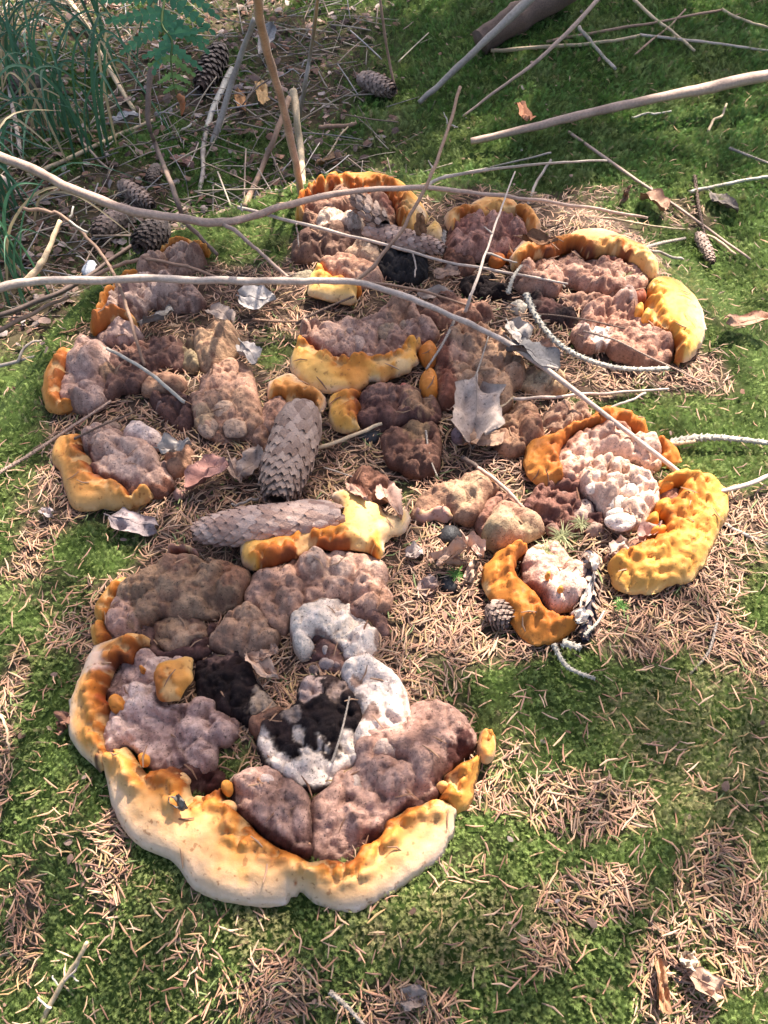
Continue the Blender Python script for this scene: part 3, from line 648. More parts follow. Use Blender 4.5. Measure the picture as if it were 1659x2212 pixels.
# --- further along the stump's edge
f5 = fungus('C', 360, 640, 'grey-brown crusted bracket fungus with rusty orange edge over the moss')
cap(f5, 'C', [(300, 577), (340, 512), (390, 480), (440, 500), (482, 540), (472, 590), (452, 640), (452, 700), (442, 752), (380, 778), (320, 772), (275, 747), (268, 690), (283, 620)], T=.030, rad=.02, base=(.35, .265, .235), base2=(.25, .175, .15), cell=.020, seamdark=.4, paints=[('line', 'C', [(285, 640), (275, 740)], 20, (.42, .27, .22), .6)])
cap(f5, 'C', [(440, 655), (470, 570), (510, 520), (600, 488), (700, 478), (780, 500), (802, 560), (780, 602), (700, 592), (650, 642), (600, 692), (520, 702), (452, 742)], T=.018, base=(.17, .105, .085), base2=(.09, .055, .05), cell=.013, seamdark=.7, paints=[('blob', 'C', 480, 640, 40, OLIVE, .7)])
margin(f5, 'C', [(322, 525), (270, 545), (220, 580), (190, 640), (182, 700), (195, 770), (230, 796), (290, 797), (342, 776)], [(306, 562), (292, 602), (278, 652), (270, 712), (275, 752), (302, 764), (336, 768)], T=.024, rad=.014, stops=[(0, (.60, .33, .10)), (.3, (.56, .23, .04)), (.7, (.46, .16, .025)), (1, (.30, .10, .03))], s=381)
f6 = fungus('C', 500, 450, 'small grey bracket fungus under an arched rust-orange lip, a thin twig crossing it')
cap(f6, 'C', [(420, 482), (450, 452), (510, 430), (560, 422), (602, 456), (592, 492), (530, 504), (450, 504)], T=.024, base=(.40, .31, .28), base2=(.33, .24, .21), cell=.02, lump=.6)
margin(f6, 'C', [(412, 482), (395, 450), (410, 410), (450, 385), (520, 377), (560, 395), (602, 420), (604, 446)], [(422, 478), (452, 452), (500, 432), (550, 420), (592, 442)], T=.030, rad=.012, stops=[(0, (.42, .19, .035)), (.6, (.38, .13, .02)), (1, (.42, .14, .03))], s=391, h=.012)
f7 = fungus('C', 570, 320, 'weathered grey bracket fungus with pale orange edge, beneath the long bleached branch')
cap(f7, 'C', [(460, 385), (468, 320), (500, 268), (560, 238), (650, 228), (740, 238), (785, 270), (710, 312), (645, 332), (605, 372), (540, 394)], T=.026, rad=.018, base=(.36, .29, .26), base2=(.24, .18, .155), cell=.02, paints=[('blob', 'C', 560, 300, 40, (.14, .10, .10), .7)])
margin(f7, 'C', [(400, 425), (412, 375), (430, 330), (470, 288), (520, 240), (600, 204)], [(432, 410), (462, 372), (468, 322), (502, 282), (545, 252), (612, 218)], T=.026, rad=.010, stops=OCHRE, s=401)
cap(f7, 'C', [(660, 300), (700, 260), (790, 250), (860, 290), (880, 330), (800, 350), (700, 345)], T=.016, base=(.25, .19, .165), cell=.014)
f8 = fungus('C', 750, 160, 'flat brown bracket fungus with a thin orange tail at the stump back edge beside moss')
cap(f8, 'C', [(600, 210), (640, 160), (700, 122), (780, 112), (862, 124), (882, 152), (802, 196), (722, 206), (650, 222)], T=.026, rad=.016, base=(.33, .245, .20), base2=(.22, .155, .125), cell=.02)
margin(f8, 'C', [(690, 128), (760, 104), (850, 96), (902, 110), (918, 128)], [(720, 128), (780, 118), (850, 130), (905, 136)], T=.022, rad=.008, stops=OCHRE, s=411, h=.012)

# --- inner lumps of the stump top
f9 = fungus('C', 980, 750, 'broad tan-brown crust of rounded lumps beside the upright pine cone')
cap(f9, 'C', [(880, 652), (930, 622), (970, 585), (1040, 590), (1082, 622), (1102, 700), (1122, 780), (1135, 850), (1102, 902), (1040, 892), (960, 908), (890, 882), (850, 832), (833, 780), (828, 730), (870, 722)], T=.022, rad=.016, base=(.31, .20, .15), base2=(.24, .16, .115), cell=.020, seamdark=.3, paints=[('blob', 'C', 880, 840, 50, (.33, .26, .17), .7)])
cap(f9, 'C', [(845, 492), (880, 452), (940, 430), (1000, 440), (1032, 480), (1012, 540), (972, 592), (910, 617), (865, 592), (848, 540)], T=.026, rad=.018, base=(.27, .19, .125), base2=(.20, .135, .09), cell=.022, lump=.8)
cap(f9, 'C', [(782, 520), (820, 490), (848, 510), (856, 570), (850, 610), (800, 600), (780, 560)], T=.014, base=(.30, .25, .16), cell=.014)
for q in ((965, 745, 62, 48), (900, 700, 40, 36), (890, 820, 45, 50), (1010, 830, 60, 45), (940, 475, 55, 40)):
    knob(f9, 'C', *q, .013, (.30, .20, .145), name='nodule', h=.016, n=11)
f10 = fungus('C', 710, 680, 'small flat brown fungus crescent half covered with needles')
cap(f10, 'C', [(620, 702), (660, 655), (720, 632), (780, 645), (806, 680), (770, 712), (690, 718)], T=.020, rad=.012, base=(.29, .19, .13), cell=.02, lump=.6)
f10b = fungus('C', 780, 790, 'dark brown pitted fungus lumps sunk among needles next to the tan crust')
cap(f10b, 'C', [(655, 740), (700, 720), (780, 735), (835, 760), (845, 830), (800, 870), (740, 840), (690, 800)], T=.012, base=(.12, .07, .06), base2=(.07, .042, .04), cell=.014)
knob(f10b, 'C', 690, 745, 32, 28, .016, (.20, .125, .105), name='nodule')
knob(f10b, 'C', 465, 820, 42, 28, .016, (.22, .145, .11), name='nodule')
f11 = fungus('C', 1200, 810, 'small fungus with yellow fan lip above a pink lump, against the upright pine cone')
cap(f11, 'C', [(1135, 872), (1138, 792), (1190, 745), (1240, 758), (1262, 800), (1250, 862), (1200, 884), (1160, 894)], T=.026, rad=.018, base=(.36, .225, .17), cell=.02, lump=.8)
cap(f11, 'C', [(1100, 900), (1130, 880), (1170, 890), (1180, 930), (1130, 950), (1100, 930)], T=.014, base=(.29, .19, .14))
margin(f11, 'C', [(1156, 748), (1160, 690), (1210, 650), (1270, 641), (1330, 690), (1390, 720), (1413, 765), (1386, 807)], [(1178, 758), (1210, 747), (1255, 772), (1300, 757), (1345, 768), (1366, 800)], T=.024, rad=.011, stops=YEL, s=421, h=.008)

# --- the long fungus in the middle
f12 = fungus('M', 580, 960, 'long pinkish crust with a scalloped yellow-orange lip along its lower side')
cap(f12, 'M', [(262, 932), (288, 888), (400, 868), (480, 858), (570, 868), (650, 848), (700, 800), (780, 742), (860, 768), (902, 860), (962, 890), (1004, 930), (972, 968), (880, 1004), (830, 1014), (760, 1044), (700, 1089), (600, 1084), (500, 1089), (420, 1064), (340, 1024), (272, 988)],
    T=.026, rad=.016, base=(.38, .265, .215), base2=(.28, .19, .15), cell=.017, seamdark=.35, paints=[('line', 'M', [(275, 985), (340, 1024), (430, 1064), (560, 1084), (700, 1082), (830, 1010), (960, 970)], 24, (.11, .03, .02), .85), ('blob', 'M', 800, 820, 90, (.26, .17, .12), .7), ('blob', 'M', 480, 950, 90, (.43, .32, .27), .5)])
for q in ((725, 860, 66, 52, (.27, .18, .12)), (815, 835, 34, 30, (.29, .195, .135)), (560, 930, 50, 44, (.37, .255, .205)), (520, 870, 40, 26, (.30, .20, .16))):
    knob(f12, 'M', *q[:4], .015, q[4], name='nodule', h=.020)
margin(f12, 'M', [(258, 990), (213, 1040), (199, 1120), (240, 1180), (310, 1236), (400, 1256), (490, 1251), (560, 1251), (612, 1215), (640, 1190), (700, 1196), (770, 1171), (850, 1141), (897, 1085), (888, 1050), (917, 1000)],
    [(272, 1004), (322, 1034), (372, 1049), (432, 1074), (500, 1089), (570, 1084), (650, 1084), (720, 1089), (770, 1054), (830, 1012), (890, 991)], T=.028, rad=.014, h=.010, stops=[(0, (.82, .70, .46)), (.12, (.78, .52, .16)), (.4, (.72, .40, .075)), (.65, (.58, .24, .03)), (.9, (.44, .13, .018)), (1, (.2, .05, .012))], s=431, scallop=.0024, paints=[('blob', 'M', 560, 1160, 90, (.56, .23, .03), .75), ('blob', 'M', 820, 1110, 60, (.80, .62, .30), .85), ('blob', 'M', 730, 1130, 60, (.55, .22, .03), .7), ('blob', 'M', 330, 1130, 110, (.76, .48, .12), .7)])
margin(f12, 'M', [(232, 1035), (240, 1000), (262, 985)], [(262, 1050), (280, 1020), (290, 1010)], T=.03, rad=.006, stops=RUST, name='lobe', h=.01)
f13 = fungus('M', 780, 1320, 'dark purplish-brown crust with a small yellow two-lobed lip, beneath the scalloped lip')
cap(f13, 'M', [(575, 1290), (640, 1232), (720, 1205), (800, 1230), (900, 1260), (990, 1280), (1012, 1330), (990, 1392), (900, 1412), (800, 1412), (720, 1434), (620, 1428), (565, 1402), (572, 1335)], T=.020, rad=.016, base=(.20, .12, .095), base2=(.10, .055, .05), cell=.016, seamdark=.5, paints=[('blob', 'M', 900, 1320, 80, (.28, .19, .12), .7), ('blob', 'M', 690, 1260, 80, (.26, .17, .14), .5)])
cap(f13, 'M', [(700, 1482), (760, 1442), (870, 1412), (980, 1432), (1012, 1500), (1002, 1600), (982, 1660), (880, 1690), (800, 1652), (730, 1602)], T=.016, rad=.014, base=(.15, .085, .065), base2=(.085, .05, .04), cell=.014, seamdark=.6, paints=[('blob', 'M', 880, 1470, 70, (.27, .19, .11), .6)])
margin(f13, 'M', [(410, 1262), (398, 1300), (408, 1332), (400, 1360), (412, 1404), (440, 1450), (500, 1466), (560, 1456)], [(590, 1250), (560, 1290), (578, 1330), (560, 1370), (565, 1404), (574, 1440)], T=.022, rad=.012, h=.006, stops=[(0, (.80, .66, .38)), (.15, (.74, .46, .10)), (.6, (.62, .29, .04)), (.9, (.48, .16, .02)), (1, (.2, .05, .012))], s=441)
f14 = fungus('M', 960, 1120, 'two round orange lobes on the maroon edge of a tan wrinkled crust')
cap(f14, 'M', [(1000, 962), (1060, 930), (1140, 900), (1240, 880), (1300, 930), (1370, 980), (1422, 1060), (1472, 1100), (1462, 1180), (1402, 1232), (1402, 1300), (1330, 1352), (1280, 1284), (1180, 1224), (1104, 1234), (1084, 1300), (1020, 1312), (1000, 1210), (988, 1100), (998, 1020)],
    T=.020, rad=.016, base=(.34, .235, .165), base2=(.27, .185, .125), cell=.018, seamdark=.25, paints=[('line', 'M', [(1020, 1000), (1030, 1100), (1050, 1200), (1060, 1290)], 55, (.13, .04, .03), .8), ('blob', 'M', 1110, 1060, 60, (.44, .30, .24), .6), ('blob', 'M', 1200, 930, 80, (.26, .15, .10), .6)])
cap(f14, 'D', [(1120, 828), (1140, 804), (1175, 808), (1212, 814), (1218, 846), (1172, 854), (1140, 844)], T=.018, base=(.42, .31, .19), base2=(.5, .42, .30), cell=.016, lump=.7)
cap(f14, 'M', [(1370, 1362), (1420, 1312), (1500, 1308), (1542, 1360), (1544, 1432), (1480, 1462), (1390, 1452), (1338, 1422)], T=.018, base=(.31, .205, .14), base2=(.25, .16, .105), cell=.016)
cap(f14, 'M', [(1320, 1480), (1420, 1450), (1502, 1470), (1494, 1542), (1400, 1572), (1325, 1542)], T=.014, base=(.29, .185, .125), cell=.016)
knob(f14, 'M', 955, 1028, 58, 52, .020, (.47, .18, .03))
knob(f14, 'M', 955, 1190, 52, 74, .020, (.50, .20, .03))
knob(f14, 'M', 1300, 1160, 70, 60, .014, (.34, .24, .17), name='nodule', h=.014)
knob(f14, 'M', 1400, 1100, 60, 50, .014, (.33, .225, .155), name='nodule', h=.014)

# --- the back row
f15 = fungus('H', 480, 420, 'fungus with orange rim arched over a lying cone, brown leaf leaning on it')
cap(f15, 'H', [(90, 562), (120, 472), (200, 422), (300, 432), (400, 422), (500, 452), (560, 432), (612, 472), (632, 522), (560, 542), (480, 552), (420, 612), (350, 622), (270, 622), (180, 622), (110, 612)], T=.022, rad=.016, base=(.19, .13, .10), base2=(.11, .07, .06), cell=.016, seamdark=.5)
cap(f15, 'H', [(240, 412), (280, 360), (360, 338), (470, 343), (532, 380), (547, 422), (480, 442), (400, 412), (330, 422), (280, 442)], T=.032, rad=.014, base=(.48, .42, .36), base2=(.34, .27, .22), cell=.022, lump=.6, seamdark=.15)
cap(f15, 'H', [(163, 372), (163, 290), (220, 245), (330, 215), (420, 193), (500, 203), (560, 223), (640, 213), (700, 250), (742, 310), (762, 380), (732, 442), (640, 422), (560, 392), (500, 352), (420, 332), (330, 352), (260, 392), (190, 402)], T=.036, rad=.018, base=(.30, .20, .15), base2=(.20, .125, .095), cell=.018, paints=[('line', 'H', [(300, 330), (380, 320), (440, 330)], 22, (.06, .045, .05), .8), ('blob', 'H', 700, 300, 60, (.24, .10, .08), .6)])
knob(f15, 'H', 575, 465, 62, 44, .016, (.26, .19, .125), name='nodule', h=.018)
knob(f15, 'H', 160, 690, 105, 56, .020, (.24, .19, .13), name='nodule', h=.002, n=12)
margin(f15, 'H', [(105, 368), (113, 300), (160, 240), (230, 190), (310, 150), (400, 110), (520, 94), (620, 92), (720, 119), (820, 159), (890, 219), (940, 279), (967, 340), (945, 405), (880, 470), (800, 462)],
    [(168, 362), (167, 292), (222, 247), (330, 217), (420, 197), (500, 207), (560, 227), (620, 204), (690, 214), (722, 272), (762, 332), (762, 382), (792, 424)], T=.036, rad=.014, h=.010, stops=[(0, (.74, .52, .22)), (.15, (.68, .40, .10)), (.45, (.62, .30, .045)), (.7, (.52, .20, .025)), (.9, (.42, .11, .015)), (1, (.2, .05, .012))], s=451, scallop=.003, paints=[('blob', 'H', 880, 330, 110, (.76, .52, .19), .85), ('blob', 'H', 930, 300, 40, (.82, .70, .45), .7), ('blob', 'H', 660, 210, 60, (.36, .15, .02), .8)])
f16 = fungus('H', 560, 600, 'pale cream and charred black lumps below the arched orange rim')
cap(f16, 'H', [(660, 622), (690, 582), (780, 580), (850, 548), (922, 580), (962, 640), (952, 722), (880, 752), (780, 742), (690, 722), (640, 692)], T=.026, rad=.014, base=(.016, .016, .018), base2=(.035, .034, .036), cell=.011, lump=1.3)
cap(f16, 'H', [(418, 612), (460, 560), (560, 533), (642, 560), (654, 622), (622, 684), (560, 662), (500, 642)], T=.030, rad=.016, base=(.52, .43, .32), base2=(.38, .28, .20), cell=.02, lump=.7, paints=[('blob', 'H', 640, 660, 40, (.18, .13, .11), .8)])
cap(f16, 'H', [(320, 640), (400, 632), (480, 640), (520, 655), (470, 665), (380, 660)], T=.016, base=(.14, .09, .07))
f17 = fungus('M', 460, 640, 'small bright yellow lip under a freckled pink crust, bleached branch passing above')
cap(f17, 'M', [(365, 580), (420, 540), (500, 528), (570, 553), (640, 568), (684, 600), (694, 642), (600, 652), (560, 662), (500, 642), (420, 632), (390, 602)], T=.030, rad=.018, base=(.36, .24, .18), base2=(.28, .17, .12), cell=.03, lump=.6, paints=[('line', 'M', [(365, 580), (400, 625), (470, 640)], 20, (.5, .16, .02), .7)])
margin(f17, 'M', [(368, 576), (310, 610), (289, 660), (300, 717), (370, 737), (450, 757), (520, 768), (564, 762), (562, 732)], [(388, 592), (402, 624), (432, 636), (480, 644), (530, 664), (568, 690)], T=.026, rad=.014, h=.008, stops=[(0, (.82, .68, .38)), (.2, (.78, .54, .17)), (.6, (.74, .44, .09)), (.8, (.60, .24, .03)), (1, (.4, .11, .015))], s=461)
knob(f17, 'M', 565, 680, 22, 16, .014, (.5, .17, .02), h=.006)
f18 = fungus('M', 1250, 420, 'fungus with cream-yellow hooded rim over a pink wrinkled crust, thin twig leaning across')
cap(f18, 'M', [(1060, 402), (1120, 352), (1200, 332), (1280, 342), (1380, 310), (1440, 350), (1492, 392), (1482, 432), (1422, 472), (1300, 492), (1180, 502), (1080, 492), (1055, 452)], T=.030, rad=.018, base=(.35, .21, .17), base2=(.25, .125, .10), cell=.02, seamdark=.6)
margin(f18, 'M', [(1062, 396), (1030, 330), (1050, 289), (1115, 274), (1150, 272), (1180, 238), (1270, 204), (1350, 202), (1420, 234), (1460, 289), (1520, 304), (1562, 356), (1532, 384)], [(1087, 392), (1122, 352), (1180, 324), (1240, 349), (1300, 329), (1380, 318), (1432, 324), (1472, 374), (1520, 381)], T=.032, rad=.013, h=.012, stops=YEL, s=471, paints=[('blob', 'M', 1490, 340, 35, (.44, .15, .02), .7), ('blob', 'M', 1300, 260, 90, (.74, .48, .14), .6)])
knob(f18, 'M', 1325, 516, 50, 30, .014, (.42, .13, .02), h=.004)
knob(f18, 'M', 1395, 500, 24, 20, .012, (.42, .13, .02), h=.004)
cap(f18, 'M', [(1040, 500), (1120, 490), (1180, 510), (1200, 560), (1150, 590), (1060, 585)], T=.014, base=(.17, .09, .065), cell=.012)
cap(f18, 'M', [(1140, 640), (1230, 615), (1300, 620), (1310, 680), (1240, 720), (1150, 700)], T=.016, base=BLACK, base2=(.04, .034, .032), cell=.012)
f19 = fungus('M', 980, 390, 'little cream-yellow fungus button beside the lying cone')
knob(f19, 'M', 980, 388, 50, 50, .026, (.70, .46, .12), name='button', h=.004, stops=[(0, (.80, .68, .42)), (.5, (.74, .52, .19)), (1, (.70, .44, .10))], n=10)
f20 = fungus('K', 740, 260, 'fungus with a long pale yellow sausage-like rim behind a pink crust tufted with dry moss')
cap(f20, 'K', [(400, 292), (440, 257), (520, 232), (600, 237), (640, 207), (700, 197), (780, 227), (900, 227), (1000, 262), (1052, 312), (1042, 372), (1002, 402), (900, 382), (830, 392), (740, 352), (650, 332), (620, 382), (560, 382), (480, 372), (420, 342)], T=.028, rad=.018, base=(.38, .255, .20), base2=(.28, .175, .135), cell=.019, paints=[('line', 'K', [(850, 220), (960, 245)], 20, (.12, .04, .03), .8)])
margin(f20, 'K', [(382, 274), (380, 230), (410, 180), (440, 139), (500, 133), (580, 139), (635, 142), (680, 104), (760, 88), (850, 98), (930, 128), (1020, 163), (1080, 208), (1117, 270), (1107, 312), (1082, 324)], [(402, 282), (452, 247), (520, 227), (590, 232), (630, 202), (690, 187), (760, 222), (840, 212), (910, 217), (970, 242), (1012, 264), (1052, 304), (1070, 322)], T=.032, rad=.014, h=.010, stops=YEL, s=481, paints=[('blob', 'K', 1050, 220, 90, (.78, .54, .18), .8), ('blob', 'K', 850, 130, 90, (.76, .50, .15), .5)])
knob(f20, 'K', 435, 415, 62, 32, .020, (.42, .36, .29), name='nodule', n=11, h=.002)
f21 = fungus('K', 1150, 520, 'smooth domed yellow fan fungus with white outer edge and a layered pink crust')
cap(f21, 'K', [(700, 572), (730, 510), (800, 460), (880, 440), (960, 408), (1020, 430), (1040, 470), (1080, 560), (1140, 612), (1192, 662), (1162, 712), (1080, 732), (1000, 722), (900, 692), (860, 652), (760, 662), (710, 622)], T=.026, rad=.018, base=(.37, .24, .19), base2=(.27, .16, .12), cell=.018, seamdark=.5, paints=[('blob', 'K', 810, 605, 55, WHITE, .9), ('blob', 'K', 740, 560, 40, GREY, .7), ('blob', 'K', 960, 430, 60, (.5, .40, .35), .7), ('line', 'K', [(870, 560), (1000, 590), (1090, 620)], 9, MAROON, .7)])
margin(f21, 'K', [(1052, 366), (1080, 324), (1140, 312), (1220, 344), (1300, 419), (1342, 500), (1347, 590), (1312, 671), (1262, 717), (1202, 722)], [(1052, 388), (1072, 422), (1036, 452), (1062, 492), (1072, 552), (1102, 592), (1162, 622), (1202, 662), (1196, 712)], T=.034, rad=.020, h=.008, stops=[(0, (.84, .76, .58)), (.10, (.80, .58, .22)), (.4, (.76, .48, .10)), (.8, (.70, .38, .06)), (.95, (.52, .19, .022)), (1, (.3, .09, .012))], s=491, scallop=.002, lump=.6, paints=[('blob', 'K', 1225, 685, 34, (.44, .14, .02), .9)])
knob(f21, 'K', 1020, 465, 26, 22, .014, (.70, .40, .08), h=.014)
knob(f21, 'K', 1060, 492, 24, 22, .014, (.70, .40, .08), h=.016)
knob(f21, 'K', 1030, 395, 34, 26, .012, (.34, .12, .06), h=.012)

# --- the sunlit ones
f22 = fungus('R', 900, 330, 'sunlit cream cauliflower crust with an orange lip curling around its upper side')
cap(f22, 'R', [(560, 482), (620, 422), (700, 400), (780, 410), (832, 442), (900, 520), (940, 590), (960, 630), (880, 600), (800, 620), (700, 604), (620, 592), (560, 562), (540, 520)], T=.016, base=(.15, .08, .065), base2=(.06, .03, .032), cell=.009, lump=1.3, seamdark=.6)
for q in ((825, 500, 66, 60, (.42, .29, .23)), (660, 470, 36, 26, (.2, .11, .08)), (730, 440, 34, 28, (.18, .10, .08)), (590, 590, 38, 34, (.22, .13, .09)), (680, 590, 40, 28, (.20, .115, .09)), (880, 590, 50, 34, (.34, .22, .17)), (760, 590, 30, 24, (.2, .11, .09))):
    knob(f22, 'R', *q[:4], .016, q[4], name='nodule', h=.008)
cap(f22, 'R', [(715, 384), (703, 300), (730, 228), (800, 188), (900, 163), (1000, 168), (1060, 205), (1112, 225), (1152, 270), (1154, 332), (1100, 349), (1060, 314), (980, 304), (900, 284), (854, 304), (834, 364), (780, 399)], T=.026, rad=.016, base=(.52, .39, .32), base2=(.42, .29, .23), cell=.018, seamdark=.2, paints=[('line', 'R', [(730, 260), (790, 200), (900, 168), (1000, 172)], 24, (.20, .085, .055), .8)])
cap(f22, 'R', [(800, 394), (830, 342), (880, 310), (960, 318), (1030, 330), (1092, 380), (1142, 450), (1154, 502), (1112, 544), (1082, 602), (1000, 618), (940, 594), (900, 544), (860, 484), (810, 434)], T=.030, rad=.016, base=(.60, .49, .41), base2=(.50, .37, .30), cell=.015, lump=1.2, seamdark=.25)
for q in ((1000, 555, 75, 42), (990, 470, 48, 40), (930, 400, 40, 34), (880, 350, 36, 30), (1060, 480, 52, 44), (960, 350, 40, 26), (860, 400, 28, 24), (1040, 410, 46, 36), (970, 520, 40, 30)):
    knob(f22, 'R', *q, .014, (.60, .49, .41), name='nodule', h=.024)
margin(f22, 'R', [(722, 402), (640, 431), (580, 401), (538, 350), (545, 270), (570, 204), (640, 194), (720, 174), (800, 154), (850, 109), (880, 68), (950, 58), (1030, 93), (1090, 128), (1107, 175), (1087, 217)], [(717, 384), (702, 322), (712, 262), (752, 208), (802, 184), (872, 172), (930, 162), (1000, 162), (1050, 192), (1082, 217)], T=.028, rad=.013, h=.006, stops=RUST, s=501, rough=1.5, lump=.9)
margin(f22, 'R', [(1152, 224), (1200, 234), (1250, 270), (1257, 305), (1222, 337), (1172, 337)], [(1122, 232), (1152, 272), (1152, 312), (1162, 334)], T=.022, rad=.010, h=.004, stops=RUST, s=502, rough=.6)
f23 = fungus('R', 1200, 650, 'sunlit fungus, all thick crinkled golden-orange rim bent like a boomerang')
cap(f23, 'R', [(920, 760), (950, 700), (1010, 690), (1060, 640), (1120, 600), (1180, 560), (1160, 480), (1220, 430), (1260, 480), (1220, 600), (1150, 680), (1040, 730), (980, 770)], T=.012, base=(.28, .16, .12), base2=(.14, .08, .07), cell=.014)
margin(f23, 'R', [(1157, 412), (1190, 385), (1230, 358), (1300, 378), (1390, 373), (1450, 418), (1485, 470), (1482, 540), (1442, 620), (1402, 720), (1342, 820), (1292, 862), (1200, 892), (1080, 917), (970, 892), (930, 832), (918, 780)], [(1167, 442), (1212, 442), (1252, 432), (1232, 492), (1176, 510), (1160, 560), (1190, 584), (1172, 642), (1122, 672), (1080, 702), (1000, 732), (940, 762)], T=.036, rad=.018, h=.006, stops=SUNY, s=511, rough=2.1, lump=1.2)
for q in ((1128, 585, 34, 30), (1180, 520, 40, 36), (1190, 430, 36, 24), (1150, 640, 40, 26)):
    knob(f23, 'R', *q, .018, (.56, .26, .04), h=.006)
f24 = fungus('R', 600, 900, 'sunlit rust-orange crescent fungus hugging a pale crust, gaping empty cone at its side')
cap(f24, 'R', [(540, 792), (560, 720), (620, 684), (680, 678), (712, 720), (742, 760), (792, 790), (812, 840), (822, 902), (782, 942), (762, 977), (690, 984), (640, 978), (600, 914), (550, 864)], T=.026, rad=.018, base=(.50, .38, .33), base2=(.40, .275, .225), cell=.021, lump=.9, seamdark=.2, paints=[('line', 'R', [(520, 770), (545, 860), (600, 915), (640, 978)], 20, (.12, .05, .04), .85)])
margin(f24, 'R', [(556, 716), (480, 704), (420, 729), (370, 780), (348, 850), (368, 920), (410, 972), (460, 1002), (490, 1072), (540, 1121), (600, 1152), (680, 1141), (740, 1111), (784, 1070), (774, 1040), (742, 1034)], [(545, 732), (504, 776), (502, 832), (542, 872), (592, 922), (622, 972), (680, 1012), (732, 1036)], T=.032, rad=.016, h=.006, stops=[(0, (.52, .24, .05)), (.2, (.50, .20, .03)), (.6, (.47, .175, .026)), (1, (.36, .12, .02))], s=521, rough=1.7, lump=1.0, paints=[('blob', 'R', 362, 880, 30, (.80, .62, .28), .8)])
knob(f24, 'R', 650, 835, 14, 14, .008, (.60, .28, .05), h=.028)
knob(f24, 'R', 708, 895, 15, 14, .008, (.60, .28, .05), h=.028)
f25 = fungus('R', 220, 500, 'low brown crust shaped like three hummocks, with a pale pink flap at one end')
cap(f25, 'R', [(30, 542), (60, 492), (130, 452), (190, 432), (240, 390), (330, 358), (402, 400), (412, 442), (362, 482), (342, 552), (300, 592), (230, 574), (180, 534), (100, 562), (50, 574)], T=.022, rad=.018, base=(.30, .20, .14), base2=(.23, .145, .10), cell=.024, lump=.9, seamdark=.3, paints=[('blob', 'R', 270, 480, 80, (.33, .25, .165), .7)])
margin(f25, 'R', [(30, 575), (60, 592), (130, 585), (180, 592), (222, 580)], [(40, 545), (90, 530), (140, 528), (190, 538), (212, 560)], T=.018, rad=.008, stops=[(0, (.48, .32, .25)), (.7, (.40, .25, .19)), (1, (.16, .06, .04))], s=531, name='flap')
f26 = fungus('R', 480, 620, 'grey-green tinged hummock of fungus among bark curls')
cap(f26, 'R', [(358, 622), (400, 560), (450, 508), (520, 540), (600, 590), (622, 622), (560, 662), (480, 692), (410, 702), (368, 672)], T=.026, rad=.02, base=(.32, .27, .17), base2=(.31, .20, .145), cell=.026, lump=.7, seamdark=.2)
cap(f26, 'R', [(330, 590), (350, 560), (370, 480), (420, 440), (470, 470), (500, 520), (450, 540), (400, 570), (360, 640), (340, 620)], T=.016, base=(.24, .14, .11), cell=.012)
# --- brown seepage of crust between the others
f27 = fungus('K', 380, 430, 'charred black crust in the hollow beneath the grey curved twig')
cap(f27, 'K', [(150, 370), (220, 330), (320, 340), (380, 370), (400, 420), (330, 400), (240, 390)], T=.016, base=BLACK, base2=(.05, .035, .03), cell=.012)
cap(f27, 'K', [(480, 400), (560, 420), (640, 450), (700, 480), (700, 540), (600, 520), (500, 490)], T=.014, base=(.035, .026, .026), base2=(.09, .05, .045), cell=.012)
cap(f27, 'K', [(620, 380), (700, 395), (830, 395), (900, 400), (880, 430), (760, 450), (680, 440)], T=.016, base=(.30, .195, .15), cell=.014)
f28 = fungus('M', 960, 720, 'loose chain of small brown fungus lumps under the bleached branch fork')
cap(f28, 'M', [(860, 760), (950, 730), (1060, 740), (1160, 760), (1250, 790), (1300, 840), (1200, 870), (1100, 880), (1000, 880), (900, 840)], T=.014, base=(.27, .165, .12), base2=(.16, .095, .075), cell=.014, seamdark=.5)
f29 = fungus('G', 1010, 290, 'dark brown low crust behind a curled dead leaf')
cap(f29, 'G', [(930, 260), (1000, 235), (1090, 240), (1150, 280), (1160, 340), (1100, 370), (1040, 390), (980, 330)], T=.016, base=(.14, .075, .055), base2=(.22, .12, .085), cell=.016)
f30 = fungus('R', 100, 230, 'dull orange-brown crust patches poking through needles beside the wilted grey leaf')
cap(f30, 'D', [(1100, 925), (1150, 905), (1170, 930), (1160, 960), (1110, 965)], T=.014, base=(.28, .17, .115), cell=.016)
cap(f30, 'D', [(1180, 890), (1250, 885), (1270, 910), (1230, 930), (1180, 925)], T=.012, base=(.28, .19, .14), base2=(.42, .33, .26), cell=.016)

# ================================================================ cones
def scale_mesh(name, mat):
    nx_, ny_ = 5, 5
    V, F = [], []
    for jy in range(ny_):
        t = jy / (ny_ - 1)
        w = [.55, .86, 1.0, .86, .34][jy]
        for ix in range(nx_):
            s = -1 + 2 * ix / (nx_ - 1)
            notch = .10 * (1 - abs(s)) if jy == ny_ - 1 else 0
            V.append((s * w * .5, t - notch + (.06 * (abs(s) > .9) if jy == 4 else 0), -.20 * (s * w) ** 2 + .10 * math.sin(t * 2.6) + .05 * t + .03 * (1 - abs(s))))
    idx = lambda i, j: j * nx_ + i
    for j in range(ny_ - 1):
        for i in range(nx_ - 1):
            F.append((idx(i, j), idx(i + 1, j), idx(i + 1, j + 1), idx(i, j + 1)))
    ring = [idx(0, j) for j in range(ny_)] + [idx(i, ny_ - 1) for i in range(1, nx_)] + [idx(nx_ - 1, j) for j in range(ny_ - 2, -1, -1)]
    base = len(V)
    for k in ring: V.append((V[k][0] * .96, V[k][1] - .02, V[k][2] - .09))
    for k in range(len(ring) - 1): F.append((ring[k + 1], ring[k], base + k, base + k + 1))
    return raw_mesh(name, V, F, None, mat)
